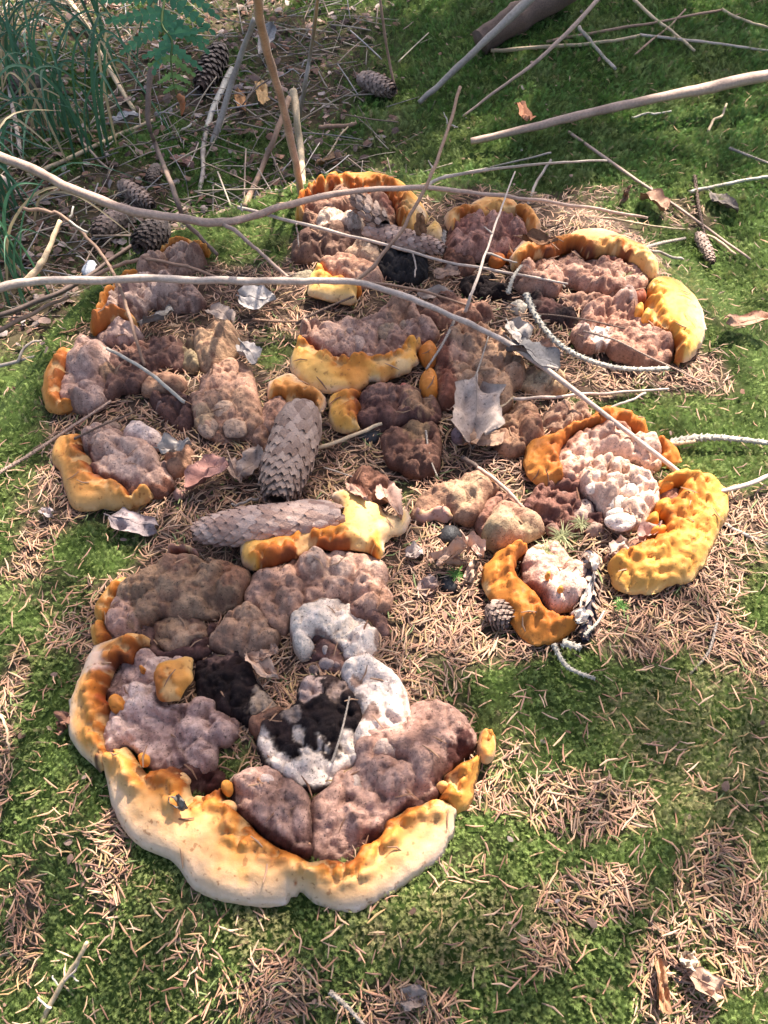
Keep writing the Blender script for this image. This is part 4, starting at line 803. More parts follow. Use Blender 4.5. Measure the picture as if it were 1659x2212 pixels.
SC_A, SC_B = scale_mesh('scale', M_SCALE), scale_mesh('scale', M_SCALE2)
def cone_frame(a, b):
    ax = Vector(b) - Vector(a); L = ax.length; ax.normalize()
    up = Vector((0, 0, 1)); side = ax.cross(up).normalized(); up = side.cross(ax).normalized()
    return ax, side, up, L
def cone_prof(t):
    return (1 - (1 - np.minimum(t / .22, 1)) ** 2.2 * .42) * np.sqrt(np.clip(1 - np.clip((t - .45) / .58, 0, 1) ** 2.4, 0, 1)) + .02
def pine_cone(a, b, R, label, n=150, sm=SC_A, open_=.07, individual=True, dark=False, sw=1.0, core_col=(.10, .06, .045)):
    """a = stalk end, b = tip, both on the axis"""
    ax, side, up, L = cone_frame(a, b)
    root = thing('pine_cone', a - np.array([0, 0, R]), label, 'pine cone', 'fallen pine cones')
    off = np.array(root.location)
    V, F = [], []; nt, na = 14, 14
    for i in range(nt):
        t = i / (nt - 1); r = R * .86 * float(cone_prof(np.array(t)))
        for k in range(na):
            q = 2 * math.pi * k / na
            V.append(np.array(a) + np.array(ax) * t * L + r * (math.cos(q) * np.array(side) + math.sin(q) * np.array(up)))
    for i in range(nt - 1):
        for k in range(na): F.append((i * na + k, i * na + (k + 1) % na, (i + 1) * na + (k + 1) % na, (i + 1) * na + k))
    mesh_obj('core', V, F, np.tile(np.array(core_col), (len(V), 1)), M_BARK, root)
    sv = np.zeros(len(sm.vertices) * 3, np.float32); sm.vertices.foreach_get('co', sv); sv = sv.reshape(-1, 3)
    sf = [tuple(p.vertices) for p in sm.polygons]
    AV, AF = [], []
    for i in range(n):
        t = (i + .5) / n
        q = i * 2.39996 + random.uniform(-.05, .05)
        r = R * float(cone_prof(np.array(t))) * .90
        out = side * math.cos(q) + up * math.sin(q)
        if individual and out.z < -.55: continue                # lies against the ground, never seen
        w = 2 * math.pi * R * .92 / 7.2 * (float(cone_prof(np.array(t))) * .75 + .25) * sw
        ln = w * 1.12
        tilt = open_ + random.uniform(-.04, .05)
        yv = (ax * math.cos(tilt) + out * math.sin(tilt)).normalized()
        zv = (out * math.cos(tilt) - ax * math.sin(tilt)).normalized()
        xv = yv.cross(zv)
        pos = Vector(a) + ax * (t * L * .97 - ln * .35) + out * (r - .0004)
        M = Matrix(((xv.x * w, yv.x * ln, zv.x * w, pos.x), (xv.y * w, yv.y * ln, zv.y * w, pos.y), (xv.z * w, yv.z * ln, zv.z * w, pos.z), (0, 0, 0, 1)))
        if individual:
            o = bpy.data.objects.new('scale', sm); COL.objects.link(o); o.parent = root
            o.matrix_local = Matrix.Translation(-Vector(off)) @ M
        else:
            Mn = np.array(M); AV.append(sv @ Mn[:3, :3].T + Mn[:3, 3]); AF.append(np.array(sf) + len(sv) * len(AF))
    if not individual:
        Vv = np.concatenate(AV)
        c = np.repeat(RNG.uniform(.55, 1.2, len(AV)), len(sv))[:, None] * np.array((.16, .12, .10) if dark else (.30, .21, .17))
        o = mesh_obj('scales', Vv, np.concatenate(AF), c, M_BARK, root); o['kind'] = 'stuff'
    return root
def cone_px(px0, py0, px1, py1, wpx, h, label, **kw):
    p = at((px0 + px1) / 2, (py0 + py1) / 2, h); R = wpx * .5 * unproj_size(p)
    a = at(px0, py0, h + R); b = at(px1, py1, h + R)
    return pine_cone(a, b, R, label, **kw)
cone_px(738, 1116, 416, 1150, 84, .004, 'whole pine cone lying flat, its stalk end against the flared yellow lip', n=165)
cone_px(655, 885, 598, 1078, 100, .008, 'whole brown pine cone standing lengthwise between needles and the yellow fan lip', n=165, sm=SC_B)
cone_px(790, 498, 962, 540, 46, .016, 'grey pine cone lying in the arched orange-rimmed fungus', n=120)
cone_px(830, 486, 764, 424, 42, .030, 'dark purple-brown cone fragment propped on the arched fungus crust', n=40, sm=SC_B, individual=True, open_=.3)
for q in (((85, 168), (20, 182), 44, 'dark cone half hidden in grass by the ferny bank'), ((478, 105), (432, 190), 46, 'open dark cone under the lichened twig'), ((275, 452), (205, 505), 44, 'grey closed cone lying below the long dry stem'),
          ((352, 488), (302, 535), 44, 'dark open cone next to the small moss cushion'), ((262, 398), (330, 445), 36, 'slim beige cone with a stalk in the leaf litter'), ((340, 360), (322, 392), 26, 'tiny curled cone in moss beside the dark bracken stalk'),
          ((780, 170), (850, 196), 40, 'cone lying in the shaded moss behind the dry stems'), ((1508, 505), (1540, 568), 26, 'thin scaly cone remnant by the dead leaf on moss')):
    cone_px(*q[0], *q[1], q[2], .002, q[3], n=90, individual=False, dark='dark' in q[3], open_=.24 if 'open' in q[3] else .08)
cone_px(1272, 1195, 1264, 1385, 42, .004, 'torn cone with white-tipped purple scales between the sunlit fungi', n=54, sm=SC_B, open_=.38, sw=1.15, core_col=(.05, .04, .05))
cone_px(1058, 1308, 1100, 1345, 44, .002, 'grey hollow weathered cone tucked under the rust-orange crescent', n=60, individual=False, open_=.55)

# ================================================================ sticks
def tube(P, r, sides=9, rough=.08, seed=0, flat=1.0):
    P = np.asarray(P, float); n = len(P)
    T = np.gradient(P, axis=0); T /= np.linalg.norm(T, axis=1)[:, None]
    ref = np.array([0, 0, 1.0]); 
    if abs(T[0] @ ref) > .9: ref = np.array([1.0, 0, 0])
    V = []
    for i in range(n):
        s = np.cross(T[i], ref); s /= np.linalg.norm(s); u = np.cross(s, T[i])
        for k in range(sides):
            q = 2 * math.pi * k / sides
            rr = r[i] * (1 + rough * math.sin(3.1 * q + seed) * .5 + rough * (random.random() - .5))
            V.append(P[i] + rr * (math.cos(q) * s + flat * math.sin(q) * u))
    V.append(P[0]); V.append(P[-1])
    F = []
    for i in range(n - 1):
        for k in range(sides):
            a, b = i * sides + k, i * sides + (k + 1) % sides
            F.append((a, b, b + sides)); F.append((a, b + sides, a + sides))
    for k in range(sides):
        F.append((n * sides, (k + 1) % sides, k)); F.append((n * sides + 1, (n - 1) * sides + k, (n - 1) * sides + (k + 1) % sides))
    return np.array(V), np.array(F)
def pts3(L):
    out = []
    for q in L:
        out.append(pt(q[0], q[1], q[2]) if len(q) == 4 else at(q[0], q[1], q[2]))
    return np.array(out)
STEMC = {'bleach': (.46, .355, .285), 'brown': (.27, .16, .105), 'dark': (.13, .085, .065), 'straw': (.50, .36, .22), 'grey': (.32, .26, .215), 'pink': (.37, .25, .19), 'ash': (.39, .345, .285)}
def stem_geo(P, r0, r1, colk, n=7, wob=.0006, sides=9, rough=.10):
    C = catmull(P, n)
    m = len(C); s = random.randint(0, 999)
    C = C + wob * np.stack([fbm(np.arange(m) * .4 + s, np.zeros(m) + k, 2, s + k) - .5 for k in range(3)], 1) * 4
    t = np.linspace(0, 1, m)
    r = (r0 * (1 - t) + r1 * t) * (1 + .18 * (vnoise(t * m * .5, np.zeros(m), s) - .5))
    V, F = tube(C, r, sides, rough, s)
    base = np.array(STEMC[colk])
    ring = np.repeat(fbm(t * m * .35, np.zeros(m), 3, s + 4), sides)
    ang = np.tile(vnoise(np.arange(sides) * 1.7, np.zeros(sides), s + 6), m)
    k = np.concatenate([.55 + .55 * ring + .35 * ang, [1.2, 1.2]])
    dark = sstep(.62, .75, np.concatenate([ring, [0, 0]]))[:, None] * .45
    c = base * k[:, None]
    return V, F, c * (1 - dark) + np.array((.10, .06, .045)) * dark
def stick(L, d0, d1, colk, label, name='dry_stem', cat='stem', side=(), mat=None, group='dry stems and sticks'):
    """d0, d1: traced widths at both ends; side: little stubs (list of point lists)"""
    P = pts3(L)
    r0 = d0 * .5 * unproj_size(P[0]); r1 = d1 * .5 * unproj_size(P[-1])
    low = P[P[:, 2].argmin()]
    root = thing(name, low, label, cat, group)
    V, F, c = stem_geo(P, r0, r1, colk)
    mesh_obj('shaft', V, F, c, mat or M_STEM, root)
    for sp in side:
        Q = pts3(sp[0]); a, b = sp[1] * .5 * unproj_size(Q[0]), sp[2] * .5 * unproj_size(Q[-1])
        V, F, c = stem_geo(Q, a, b, sp[3] if len(sp) > 3 else colk)
        mesh_obj('side_branch', V, F, c, mat or M_STEM, root)
    return root
Zf = 'z'
stick([(-60, 315, .075, Zf), (60, 360, .072, Zf), (150, 405, .070, Zf), (270, 452, .066, Zf), (370, 468, .064, Zf), (480, 481, .060, Zf), (560, 462, .060, Zf), (660, 432, .062, Zf), (780, 412, .062, Zf), (920, 406, .058, Zf), (1010, 416, .050, Zf), (1120, 428, .044, Zf), (1250, 446, .034, Zf), (1400, 470, .020, Zf)], 22, 6, 'pink', 'long forked tan branch arching over the back fungi',
      side=[([(478, 480, .060, Zf), (520, 508, .056, Zf), (570, 552, .050, Zf), (625, 602, .044, Zf)], 11, 6), ([(920, 406, .058, Zf), (960, 383, .056, Zf), (1080, 363, .05, Zf), (1200, 352, .045, Zf), (1310, 346, .04, Zf)], 8, 4, 'grey'),
            ([(606, 600, .044, Zf), (622, 598, .046, Zf), (640, 590, .05, Zf)], 5, 3), ([(522, 455, .062, Zf), (520, 440, .07, Zf)], 5, 3, 'ash')])
stick([(-60, 640, .078, Zf), (60, 608, .074, Zf), (200, 606, .070, Zf), (360, 603, .066, Zf), (490, 606, .064, Zf), (640, 608, .062, Zf), (765, 608, .060, Zf), (860, 636, .056, Zf), (960, 676, .052, Zf), (1060, 722, .048, Zf), (1150, 776, .044, Zf), (1270, 866, .040, Zf), (1390, 960, .034, Zf), (1475, 1022, .028, Zf)], 20, 10, 'bleach', 'long bleached branch forking upward, crossing the whole stump',
      side=[([(770, 608, .060, Zf), (806, 575, .07, Zf), (862, 505, .09, Zf), (905, 430, .11, Zf), (935, 365, .125, Zf), (965, 285, .14, Zf), (994, 186, .16, Zf)], 9, 7, 'brown'), ([(58, 607, .074, Zf), (85, 575, .082, Zf), (105, 540, .09, Zf), (130, 478, .10, Zf)], 15, 9, 'straw'),
            ([(968, 266, .142, Zf), (958, 244, .146, Zf)], 4, 2, 'ash'), ([(975, 272, .142, Zf), (990, 275, .145, Zf)], 4, 2, 'ash'), ([(1170, 792, .044, Zf), (1205, 795, .043, Zf)], 9, 5, 'bleach'), ([(935, 365, .125, Zf), (925, 345, .13, Zf)], 4, 2), ([(770, 606, .06, Zf), (880, 622, .05, Zf), (985, 650, .03, Zf), (1100, 690, .012, Zf)], 7, 4, 'brown')])
stick([(50, 452, .11, Zf), (95, 456, .105, Zf), (130, 464, .10, Zf), (180, 505, .085, Zf), (232, 567, .07, Zf), (266, 640, .055, Zf), (290, 715, .04, Zf), (312, 790, .02, Zf)], 8, 7, 'brown', 'thin brown twig broken into a hook, standing on the grey crust',
      side=[([(150, 478, .095, Zf), (190, 503, .09, Zf)], 5, 5, 'ash'), ([(150, 470, .095, Zf), (158, 448, .1, Zf)], 5, 4, 'ash')])
stick([(515, 448, .055, Zf), (620, 475, .052, Zf), (740, 506, .050, Zf), (830, 527, .048, Zf), (950, 562, .044, Zf), (1090, 588, .04, Zf), (1225, 612, .03, Zf)], 8, 5, 'bleach', 'pale straight twig with drooping stubs strung over the back fungi',
      side=[([(640, 483, .052, Zf), (643, 505, .04, Zf), (645, 532, .03, Zf)], 4, 3), ([(893, 547, .046, Zf), (898, 575, .036, Zf), (896, 600, .03, Zf)], 4, 3)])
stick([(1005, 676, .02), (1025, 620, .04), (1050, 545, .05), (1080, 460, .06), (1112, 370, .07)], 8, 3, 'bleach', 'slender grey twig standing slantwise before the hooded rim',
      side=[([(1025, 622, .04), (1015, 640, .035)], 4, 3), ([(1062, 505, .055), (1045, 490, .06)], 4, 2), ([(1052, 545, .05), (1090, 560, .04), (1118, 568, .035)], 5, 3, 'grey')])
stick([(652, 422, .0), (640, 360, .05), (620, 270, .12), (595, 170, .2), (570, 80, .27), (548, -40, .36)], 17, 22, 'pink', 'stout pinkish-brown bracken stalk rising straight behind the arched fungus')
stick([(646, 255, 0), (660, 180, .08), (675, 90, .16), (692, -30, .27)], 10, 10, 'grey', 'smooth grey stalk upright in the dark moss')
stick([(456, 320, 0), (490, 215, .06), (520, 120, .12), (550, 40, .18)], 14, 11, 'grey', 'leaning grey-brown stalk beside the fern frond')
stick([(655, 425, .0), (650, 330, .03), (640, 250, .06), (634, 195, .08)], 16, 16, 'straw', 'broken-off straw stump of a stalk crossing the stout bracken stalk')
stick([(530, 445, 0), (560, 375, .02), (595, 290, .05), (625, 210, .08)], 14, 12, 'brown', 'brown stalk leaning towards the broken straw stalk')
stick([(470, 550, .02), (432, 510, .03), (400, 478, .04), (372, 405, .06), (345, 335, .09), (322, 272, .12), (320, 205, .15), (327, 145, .175)], 8, 13, 'dark', 'dark kinked bracken stalk carrying the fern frond')
stick([(858, 205, 0), (842, 140, .04), (830, 70, .09), (820, -20, .15)], 6, 6, 'brown', 'thin brown stalk upright in the shaded moss')
stick([(1018, 306, .02), (1150, 275, .025), (1290, 240, .03), (1420, 212, .035), (1540, 188, .04), (1720, 150, .05)], 14, 24, 'pink', 'thick split reddish-brown stem resting on bright moss')
stick([(905, 222, .01), (960, 172, .03), (1040, 96, .06), (1100, 40, .08), (1160, -20, .1)], 10, 20, 'grey', 'thick pale grey stem sloping up from the moss')
stick([(1000, 250, .01), (1080, 190, .015), (1150, 140, .02), (1210, 85, .03), (1300, -10, .05)], 5, 10, 'pink', 'straight tan stem slanting across mossy bank')
stick([(-40, 690, -.02, Zf), (60, 660, -.02, Zf), (150, 620, -.01, Zf), (250, 555, .0, Zf), (330, 500, .0, Zf), (400, 450, .0, Zf)], 12, 8, 'dark', 'dark brown stick slanting behind the bleached branch')
stick([(-30, 728, -.04, Zf), (60, 682, -.03, Zf), (150, 640, -.02, Zf)], 10, 8, 'brown', 'short brown stick low under the branches')
stick([(180, 610, .02, Zf), (250, 575, .025, Zf), (300, 562, .03, Zf), (390, 572, .03, Zf), (470, 600, .02, Zf)], 9, 7, 'brown', 'curved grey-brown stick lying over the flat back fungus')
stick([(-20, 795, -.06, Zf), (60, 775, -.05, Zf), (150, 757, -.03, Zf)], 9, 5, 'bleach', 'pale dry forked twig at the stump foot', side=[([(40, 780, -.05, Zf), (60, 745, -.04, Zf), (90, 735, -.04, Zf)], 7, 4)])
stick([(-20, 380, 0.02), (10, 390, .03), (28, 405, .04)], 20, 14, 'bleach', 'chunky broken pale stick end in the grass')
stick([(232, 752, .03), (300, 790, .034), (350, 828, .03), (398, 868, .022)], 7, 8, 'ash', 'smooth grey bent twig lying on brown crust lumps')
stick([(665, 978, .008), (740, 950, .01), (826, 915, .014)], 9, 8, 'straw', 'lichened straw-coloured stick lying from cone to small yellow lip')
stick([(1032, 1010, .02), (1075, 1040, .02), (1110, 1075, .02), (1132, 1102, .012)], 9, 8, 'pink', 'dark twig pair lying on needles beside brown hummocks', side=[([(1000, 990, .012), (1032, 1010, .02)], 12, 9, 'dark'), ([(1035, 1012, .016), (1080, 1050, .01), (1110, 1085, .008)], 8, 7, 'straw')])
stick([(1040, 905, .02), (1070, 885, .02), (1110, 860, .015)], 5, 7, 'straw', 'curled straw on the tan crust')
stick([(1110, 862, .022), (1200, 856, .02), (1330, 847, .01), (1445, 840, .01)], 8, 5, 'bleach', 'straight white straw lying level by the bleached branch')
stick([(1300, 888, .01), (1350, 870, .01), (1395, 850, .012)], 6, 5, 'ash', 'short pale twig at the moss edge')
stick([(90, 2212, .0), (130, 2135, .008), (165, 2080, .012), (188, 2035, .014)], 12, 9, 'straw', 'pale forked twig lying on the front moss', side=[([(140, 2120, .01), (165, 2090, .012), (178, 2060, .014)], 5, 4, 'bleach'), ([(130, 2130, .008), (112, 2110, .012)], 5, 3, 'ash'), ([(150, 2108, .01), (170, 2118, .01)], 5, 3, 'ash'), ([(108, 2178, .008), (80, 2155, .012)], 6, 4, 'ash')])
stick([(1482, 1052, .02), (1560, 1060, .02), (1680, 1022, .02)], 8, 10, 'bleach', 'pale dry stalk running out from the golden boomerang fungus')
stick([(1395, 955, .012), (1440, 958, .014), (1500, 952, .014)], 8, 10, 'straw', 'thin white straw at the end of the scaly twig')
for a, b, w, ck, lb in (((960, 380), (1190, 330), 5, 'grey', 'thin grey twig over moss behind the arched fungus'), ((1230, 285), (1620, 560), 7, 'pink', 'long thin twig slanting down the mossy bank'), ((1490, 415), (1680, 380), 8, 'ash', 'lichened grey twig on the bank'),
                        ((1300, 470), (1490, 495), 5, 'straw', 'pale straw lying on needles behind the sausage-like rim'), ((1520, 505), (1590, 550), 7, 'straw', 'short straw at the stump edge'), ((1060, 110), (1380, 78), 8, 'straw', 'dry grass stalk across dark moss'),
                        ((1380, 75), (1659, 110), 6, 'bleach', 'arched dry stalk on the mossy bank'), ((1250, 60), (1330, 150), 8, 'grey', 'grey stalk crossing the dry arch'), ((1370, 0), (1500, 110), 7, 'straw', 'dry stalk sloping in the far moss'),
                        ((1180, 90), (1560, 20), 6, 'brown', 'thin brown twig crossing the far stalks'), ((1370, 120), (1480, 20), 5, 'brown', 'brown thorny twig in far moss'), ((1560, 20), (1659, 60), 6, 'straw', 'straw by the fern tip on the bank'),
                        ((1365, 255), (1450, 240), 5, 'ash', 'pale crooked twig in bright moss'), ((1530, 285), (1570, 225), 6, 'straw', 'short straw standing in moss'), ((1475, 560), (1390, 540), 6, 'grey', 'scaly twig beside the sausage-like rim'),
                        ((0, 270), (210, 285), 9, 'brown', 'flat straw blade in the grass'), ((60, 380), (330, 260), 9, 'straw', 'long straw lying through the grass'), ((170, 300), (235, 365), 6, 'pink', 'short pink straw in litter'),
                        ((0, 100), (45, 330), 11, 'bleach', 'pale bundle-like dry grass stalk standing in the grass'), ((150, 0), (290, 240), 11, 'straw', 'mottled yellow stalk leaning over the litter'), ((500, 150), (445, 280), 14, 'ash', 'stick crusted with blue-grey lichen'),
                        ((445, 280), (430, 420), 11, 'grey', 'flaking grey stick below the lichened one'), ((370, 300), (425, 260), 6, 'ash', 'little lichened twig in leaf litter'), ((0, 1540), (20, 1620), 6, 'straw', 'straw at the low mossy side'),
                        ((690, 275), (770, 265), 9, 'brown', 'short brown stick on dark moss'), ((700, 345), (760, 265), 4, 'straw', 'straw leaning by the arched rim'), ((1140, 440), (1190, 345), 7, 'grey', 'flat grey twig behind the hooded rim'),
                        ((560, 1080), (500, 1090), 6, 'grey', 'thin dark twig by the cone tips'), ((400, 985), (530, 1000), 4, 'straw', 'thin twig between leaf and cone'), ((1220, 620), (1130, 570), 4, 'ash', 'small twig stub in shadow')):
    p0, p1 = at(*a, .008), at(*b, .010)
    mid = [((a[0] * (1 - t) + b[0] * t) + random.uniform(-5, 5), (a[1] * (1 - t) + b[1] * t) + random.uniform(-5, 5), .010) for t in (.33, .66)]
    stick([(*a, .008)] + mid + [(*b, .009)], w, w * .8, ck, lb)

def scaly(L, d, colk, label, density=1.0):
    """a spruce twig set with small pegs"""
    P = catmull(pts3(L), 10); r = d * .5 * unproj_size(P[0])
    n = len(P); t = np.linspace(0, 1, n)
    V, F = tube(P, r * (1 - .35 * t) * .72, 8, .2)
    Vs, Fs = [V], [F]; k0 = len(V)
    Ltot = np.linalg.norm(np.diff(P, axis=0), axis=1).sum()
    m = int(Ltot / (r * .42) * density * 1.6)
    for i in range(m):
        u = i / m * (n - 1.001); a = int(u); f = u - a
        c = P[a] * (1 - f) + P[a + 1] * f; tg = P[a + 1] - P[a]; tg /= np.linalg.norm(tg)
        s = np.cross(tg, (0, 0, 1.0)); s /= np.linalg.norm(s); up = np.cross(s, tg)
        q = i * 2.4 + random.random() * .3
        out = s * math.cos(q) + up * math.sin(q); sd = np.cross(tg, out)
        rr = r * (1 - .35 * u / n)
        b = c + out * rr * .5; tip = c + out * rr * random.uniform(1.05, 1.3) + tg * rr * .55
        w = rr * .3
        Vs.append(np.array([b - sd * w - tg * w, b + sd * w - tg * w, b + sd * w * .8 + tg * w * 1.4, b - sd * w * .8 + tg * w * 1.4, tip + sd * w * .45, tip - sd * w * .45]))
        Fs.append(np.array([(0, 1, 4), (0, 4, 5), (1, 2, 4), (2, 3, 5), (2, 5, 4), (3, 0, 5)]) + k0); k0 += 6
    V = np.concatenate(Vs); F = np.concatenate(Fs)
    base = np.array(STEMC[colk]); c = base * RNG.uniform(.55, 1.25, len(V))[:, None]
    o = mesh_obj('spruce_twig', V, F, c, M_BARK, loc=P[P[:, 2].argmin()], smooth=False)
    return setp(o, label, 'twig', 'scaly spruce twigs')
scaly([(1136, 636, .03), (1160, 688, .03), (1205, 742, .03), (1270, 778, .028), (1350, 797, .026), (1445, 796, .02)], 17, 'ash', 'grey scaly twig curved like a bow below the domed yellow fan')
scaly([(1448, 957, .012), (1500, 947, .014), (1570, 947, .014), (1680, 960, .01)], 21, 'ash', 'thick pale scaly twig on moss beside the cauliflower crust')
scaly([(-20, 1032, .01), (60, 985, .012), (150, 926, .014), (240, 866, .014)], 11, 'pink', 'pinkish scaly twig leading to the ochre-lipped fungus')
scaly([(160, 948, .03), (230, 915, .03), (290, 890, .02)], 7, 'dark', 'thin dark scaly twig resting on the ochre lip')
scaly([(1196, 1392, .01), (1225, 1440, .012), (1285, 1466, .01)], 15, 'ash', 'white lichened scaly twig beneath the rust-orange crescent')
scaly([(1215, 1388, .012), (1255, 1400, .014)], 24, 'ash', 'short stubby lichened twig end beneath the rust-orange crescent')
scaly([(1552, 1325, .006), (1532, 1405, .008), (1490, 1456, .006)], 9, 'grey', 'dry scaly twig bent on needle carpet')
scaly([(712, 2142, .01), (750, 2175, .012), (800, 2230, .01)], 14, 'grey', 'blue-grey scaly twig at the front moss')
scaly([(981, 694, .03), (955, 745, .034), (921, 797, .03)], 8, 'grey', 'thin scaly twig resting on the long scalloped lip')
scaly([(1097, 634, .03), (1108, 600, .034), (1126, 574, .03)], 11, 'ash', 'stubby grey scaly twig against the sausage-like rim')
scaly([(717, 1648, .03), (738, 1580, .034), (755, 1505, .03)], 7, 'grey', 'little scaly twig standing in the black and white crust')
scaly([(952, 548, .02), (958, 520, .03), (960, 500, .034)], 14, 'grey', 'upright scaly bud beside the cream button fungus')
scaly([(1060, 700, .03), (1160, 680, .03), (1260, 690, .03), (1350, 710, .026)], 6, 'dark', 'thin dark twig crossing the layered pink crust')
scaly([(1260, 715, .03), (1330, 735, .03), (1400, 770, .024), (1465, 800, .015), (1545, 840, .01)], 6, 'pink', 'thin reddish scaly twig passing over the fan fungus foot')
scaly([(920, 930, .02), (928, 985, .016), (945, 1030, .012)], 6, 'grey', 'short scaly twig on dark crust')
scaly([(1380, 540, .012), (1430, 525, .012), (1480, 515, .01)], 10, 'grey', 'grey scaly twig on dark moss behind the long rim')
scaly([(1500, 380, .01), (1510, 450, .01), (1525, 520, .01)], 10, 'dark', 'dark scaly twig among fallen leaves on the bank')
scaly([(1262, 1372, .02), (1290, 1345, .02), (1305, 1320, .014)], 9, 'ash', 'small pale scaly twig by the torn cone')
scaly([(1575, 320, .01), (1680, 360, .01)], 8, 'grey', 'grey twig on bright moss bank')
scaly([(545, 690, .01), (620, 695, .014), (720, 690, .016)], 7, 'brown', 'thin brown twig lying along the needle hollow')
scaly([(640, 700, .016), (690, 672, .02), (765, 640, .02)], 8, 'dark', 'dark side twig under the small bright yellow lip')
scaly([(1025, 820, .03), (1045, 760, .03), (1060, 710, .02)], 5, 'grey', 'thin leaf stalk twig on the tan crust')

stick([(1036, 92, .02), (1085, 60, .025), (1140, 25, .03), (1230, -30, .04)], 56, 66, 'dark', 'mossy grey log end lying in the dark moss behind', name='fallen_log', cat='log', mat=M_BARK)
stick([(1560, 1130, .004), (1600, 1150, .005), (1660, 1175, .004)], 9, 7, 'grey', 'grey twig sunk in needles near the golden boomerang fungus')
stick([(700, 1010, .006), (760, 1030, .008), (800, 1062, .006)], 4, 3, 'grey', 'thin dark twig on needles above the lying cone')

# ================================================================ dead leaves
def leaf(bx, by, tx, ty, wpx, colr, label, h0=.008, h1=.012, curl=.25, roll=0.0, serr=.05, seed=None, name='dead_leaf', wave=.005, shape='ovate', cat='leaf', rib=True, mat=None, group='fallen dead leaves'):
    seed = seed if seed is not None else random.randint(0, 9999)
    colr = np.array(colr) * np.array((.95, .89, .80))
    a, b = at(bx, by, h0), at(tx, ty, h1)
    ax = b - a; L = np.linalg.norm(ax); ax /= L
    sd = np.cross(ax, (0, 0, 1.0)); sd /= np.linalg.norm(sd); up = np.cross(sd, ax)
    sd, up = sd * math.cos(roll) + up * math.sin(roll), up * math.cos(roll) - sd * math.sin(roll)
    W = wpx * .5 * unproj_size((a + b) / 2)
    nu, nv = 19, 11
    V, C = [], []
    gu, gs = np.meshgrid(np.linspace(0, 1, nu), np.linspace(-1, 1, nv), indexing='ij')
    N1 = fbm(gu * 6.0, (gs > 0) * 1.0, 3, seed); N2 = fbm(gu * 3.1 + seed, gs * 1.6, 3, seed); N3 = fbm(gu * 5.0 + seed, gs * 3.0, 3, seed + 2)
    for i in range(nu):
        u = i / (nu - 1)
        if shape == 'ovate': w = math.sin(math.pi * min(1, u ** .72 * 1.0)) ** .75 * (1 - .25 * u) if 0 < u < 1 else 0
        elif shape == 'torn': w = min(1, 4.5 * u + .25) * min(1, 4 * (1 - u) + .35)
        else: w = min(1, 9 * u + .5) * min(1, 9 * (1 - u) + .6)
        w = max(w, .02)
        for j in range(nv):
            s = -1 + 2 * j / (nv - 1)
            e = 1 + (serr * (.45 if shape == 'ovate' else 0) * (2 * ((i * 1.0) % 2) - 1) + serr * 2.2 * (N1[i, j] - .5) * 2) * (abs(s) > .75)
            x = s * w * W * e
            zc = curl * W * (x / W) ** 2 * 1.2 + wave * (N2[i, j] - .5) * 4 - .0012 * (abs(s) < .1) + curl * .35 * L * (u - .5) ** 2
            V.append(a + ax * u * L + sd * x + up * zc)
            vein = (abs(s) < .1) or (((u * 9 + abs(s) * 2.2) % 1) < .16 and shape != 'strip')
            k = (.85 if vein else 1.0) * (.75 + .5 * N3[i, j])
            C.append(np.array(colr) * k)
    F = []
    for i in range(nu - 1):
        for j in range(nv - 1): F.append((i * nv + j, (i + 1) * nv + j, (i + 1) * nv + j + 1, i * nv + j + 1))
    V = np.array(V); n0 = len(V); F = np.array(F)
    V2 = V - up * .0005                                           # the underside
    ring = [j for j in range(nv)] + [i * nv + nv - 1 for i in range(1, nu)] + [(nu - 1) * nv + j for j in range(nv - 2, -1, -1)] + [i * nv for i in range(nu - 2, 0, -1)]
    side = [(ring[(k + 1) % len(ring)], ring[k], ring[k] + n0, ring[(k + 1) % len(ring)] + n0) for k in range(len(ring))]
    VV = np.concatenate([V, V2]); FF = np.concatenate([F, F[:, ::-1] + n0, np.array(side)])
    CC = np.concatenate([C, np.array(C) * .9])
    root = thing(name, a, label, cat, group)
    mesh_obj('blade', VV, FF, CC, mat or M_LEAF, root)
    if rib and shape != 'strip':
        mid = V[[i * nv + nv // 2 for i in range(nu)]] + up * .0003
        st = np.concatenate([[mid[0] - ax * L * .12 + up * .002], mid])
        tv, tf = tube(st, np.linspace(.0007, .0003, len(st)), 5, 0)
        mesh_obj('midrib', tv, tf, np.tile(np.array(colr) * .75, (len(tv), 1)), M_LEAF, root)
    return root
GL = (.40, .35, .36); PKL = (.42, .28, .24); TNL = (.48, .31, .18)
leaf(1030, 826, 1026, 955, 104, (.44, .36, .335), 'wilted grey-pink birch leaf draped over the tan crust', .034, .028, .35, .1, .11, shape='torn', wave=.010)
leaf(1000, 955, 1085, 935, 60, (.40, .27, .21), 'torn pinkish leaf piece under the wilted grey leaf', .02, .016, .3, 0, .1, shape='torn')
leaf(1095, 700, 1140, 735, 50, (.34, .305, .30), 'pale grey leaf fragment above the slate-grey leaf', .034, .03, .3, 0, .1, shape='torn')
leaf(1098, 745, 1205, 800, 70, (.17, .165, .18), 'slate-grey crumpled leaf under the bleached branch', .03, .026, .5, .3, .1, shape='torn', wave=.006)
leaf(1165, 735, 1205, 780, 50, (.44, .31, .26), 'pink leaf scrap behind the slate-grey leaf', .022, .02, .2, 0, .1, shape='torn')
leaf(520, 640, 600, 650, 72, (.44, .41, .42), 'silvery-white round leaf on needles by the small yellow lip', .016, .024, .25, -.2, .05)
leaf(305, 705, 372, 665, 48, (.31, .285, .28), 'grey leaf tilted on its edge near the rust-arched fungus', .014, .026, .3, .5, .06)
leaf(452, 668, 502, 690, 44, (.40, .32, .29), 'small crumpled pinkish leaf on the needle hollow', .012, .016, .3, .2, .1, shape='torn')
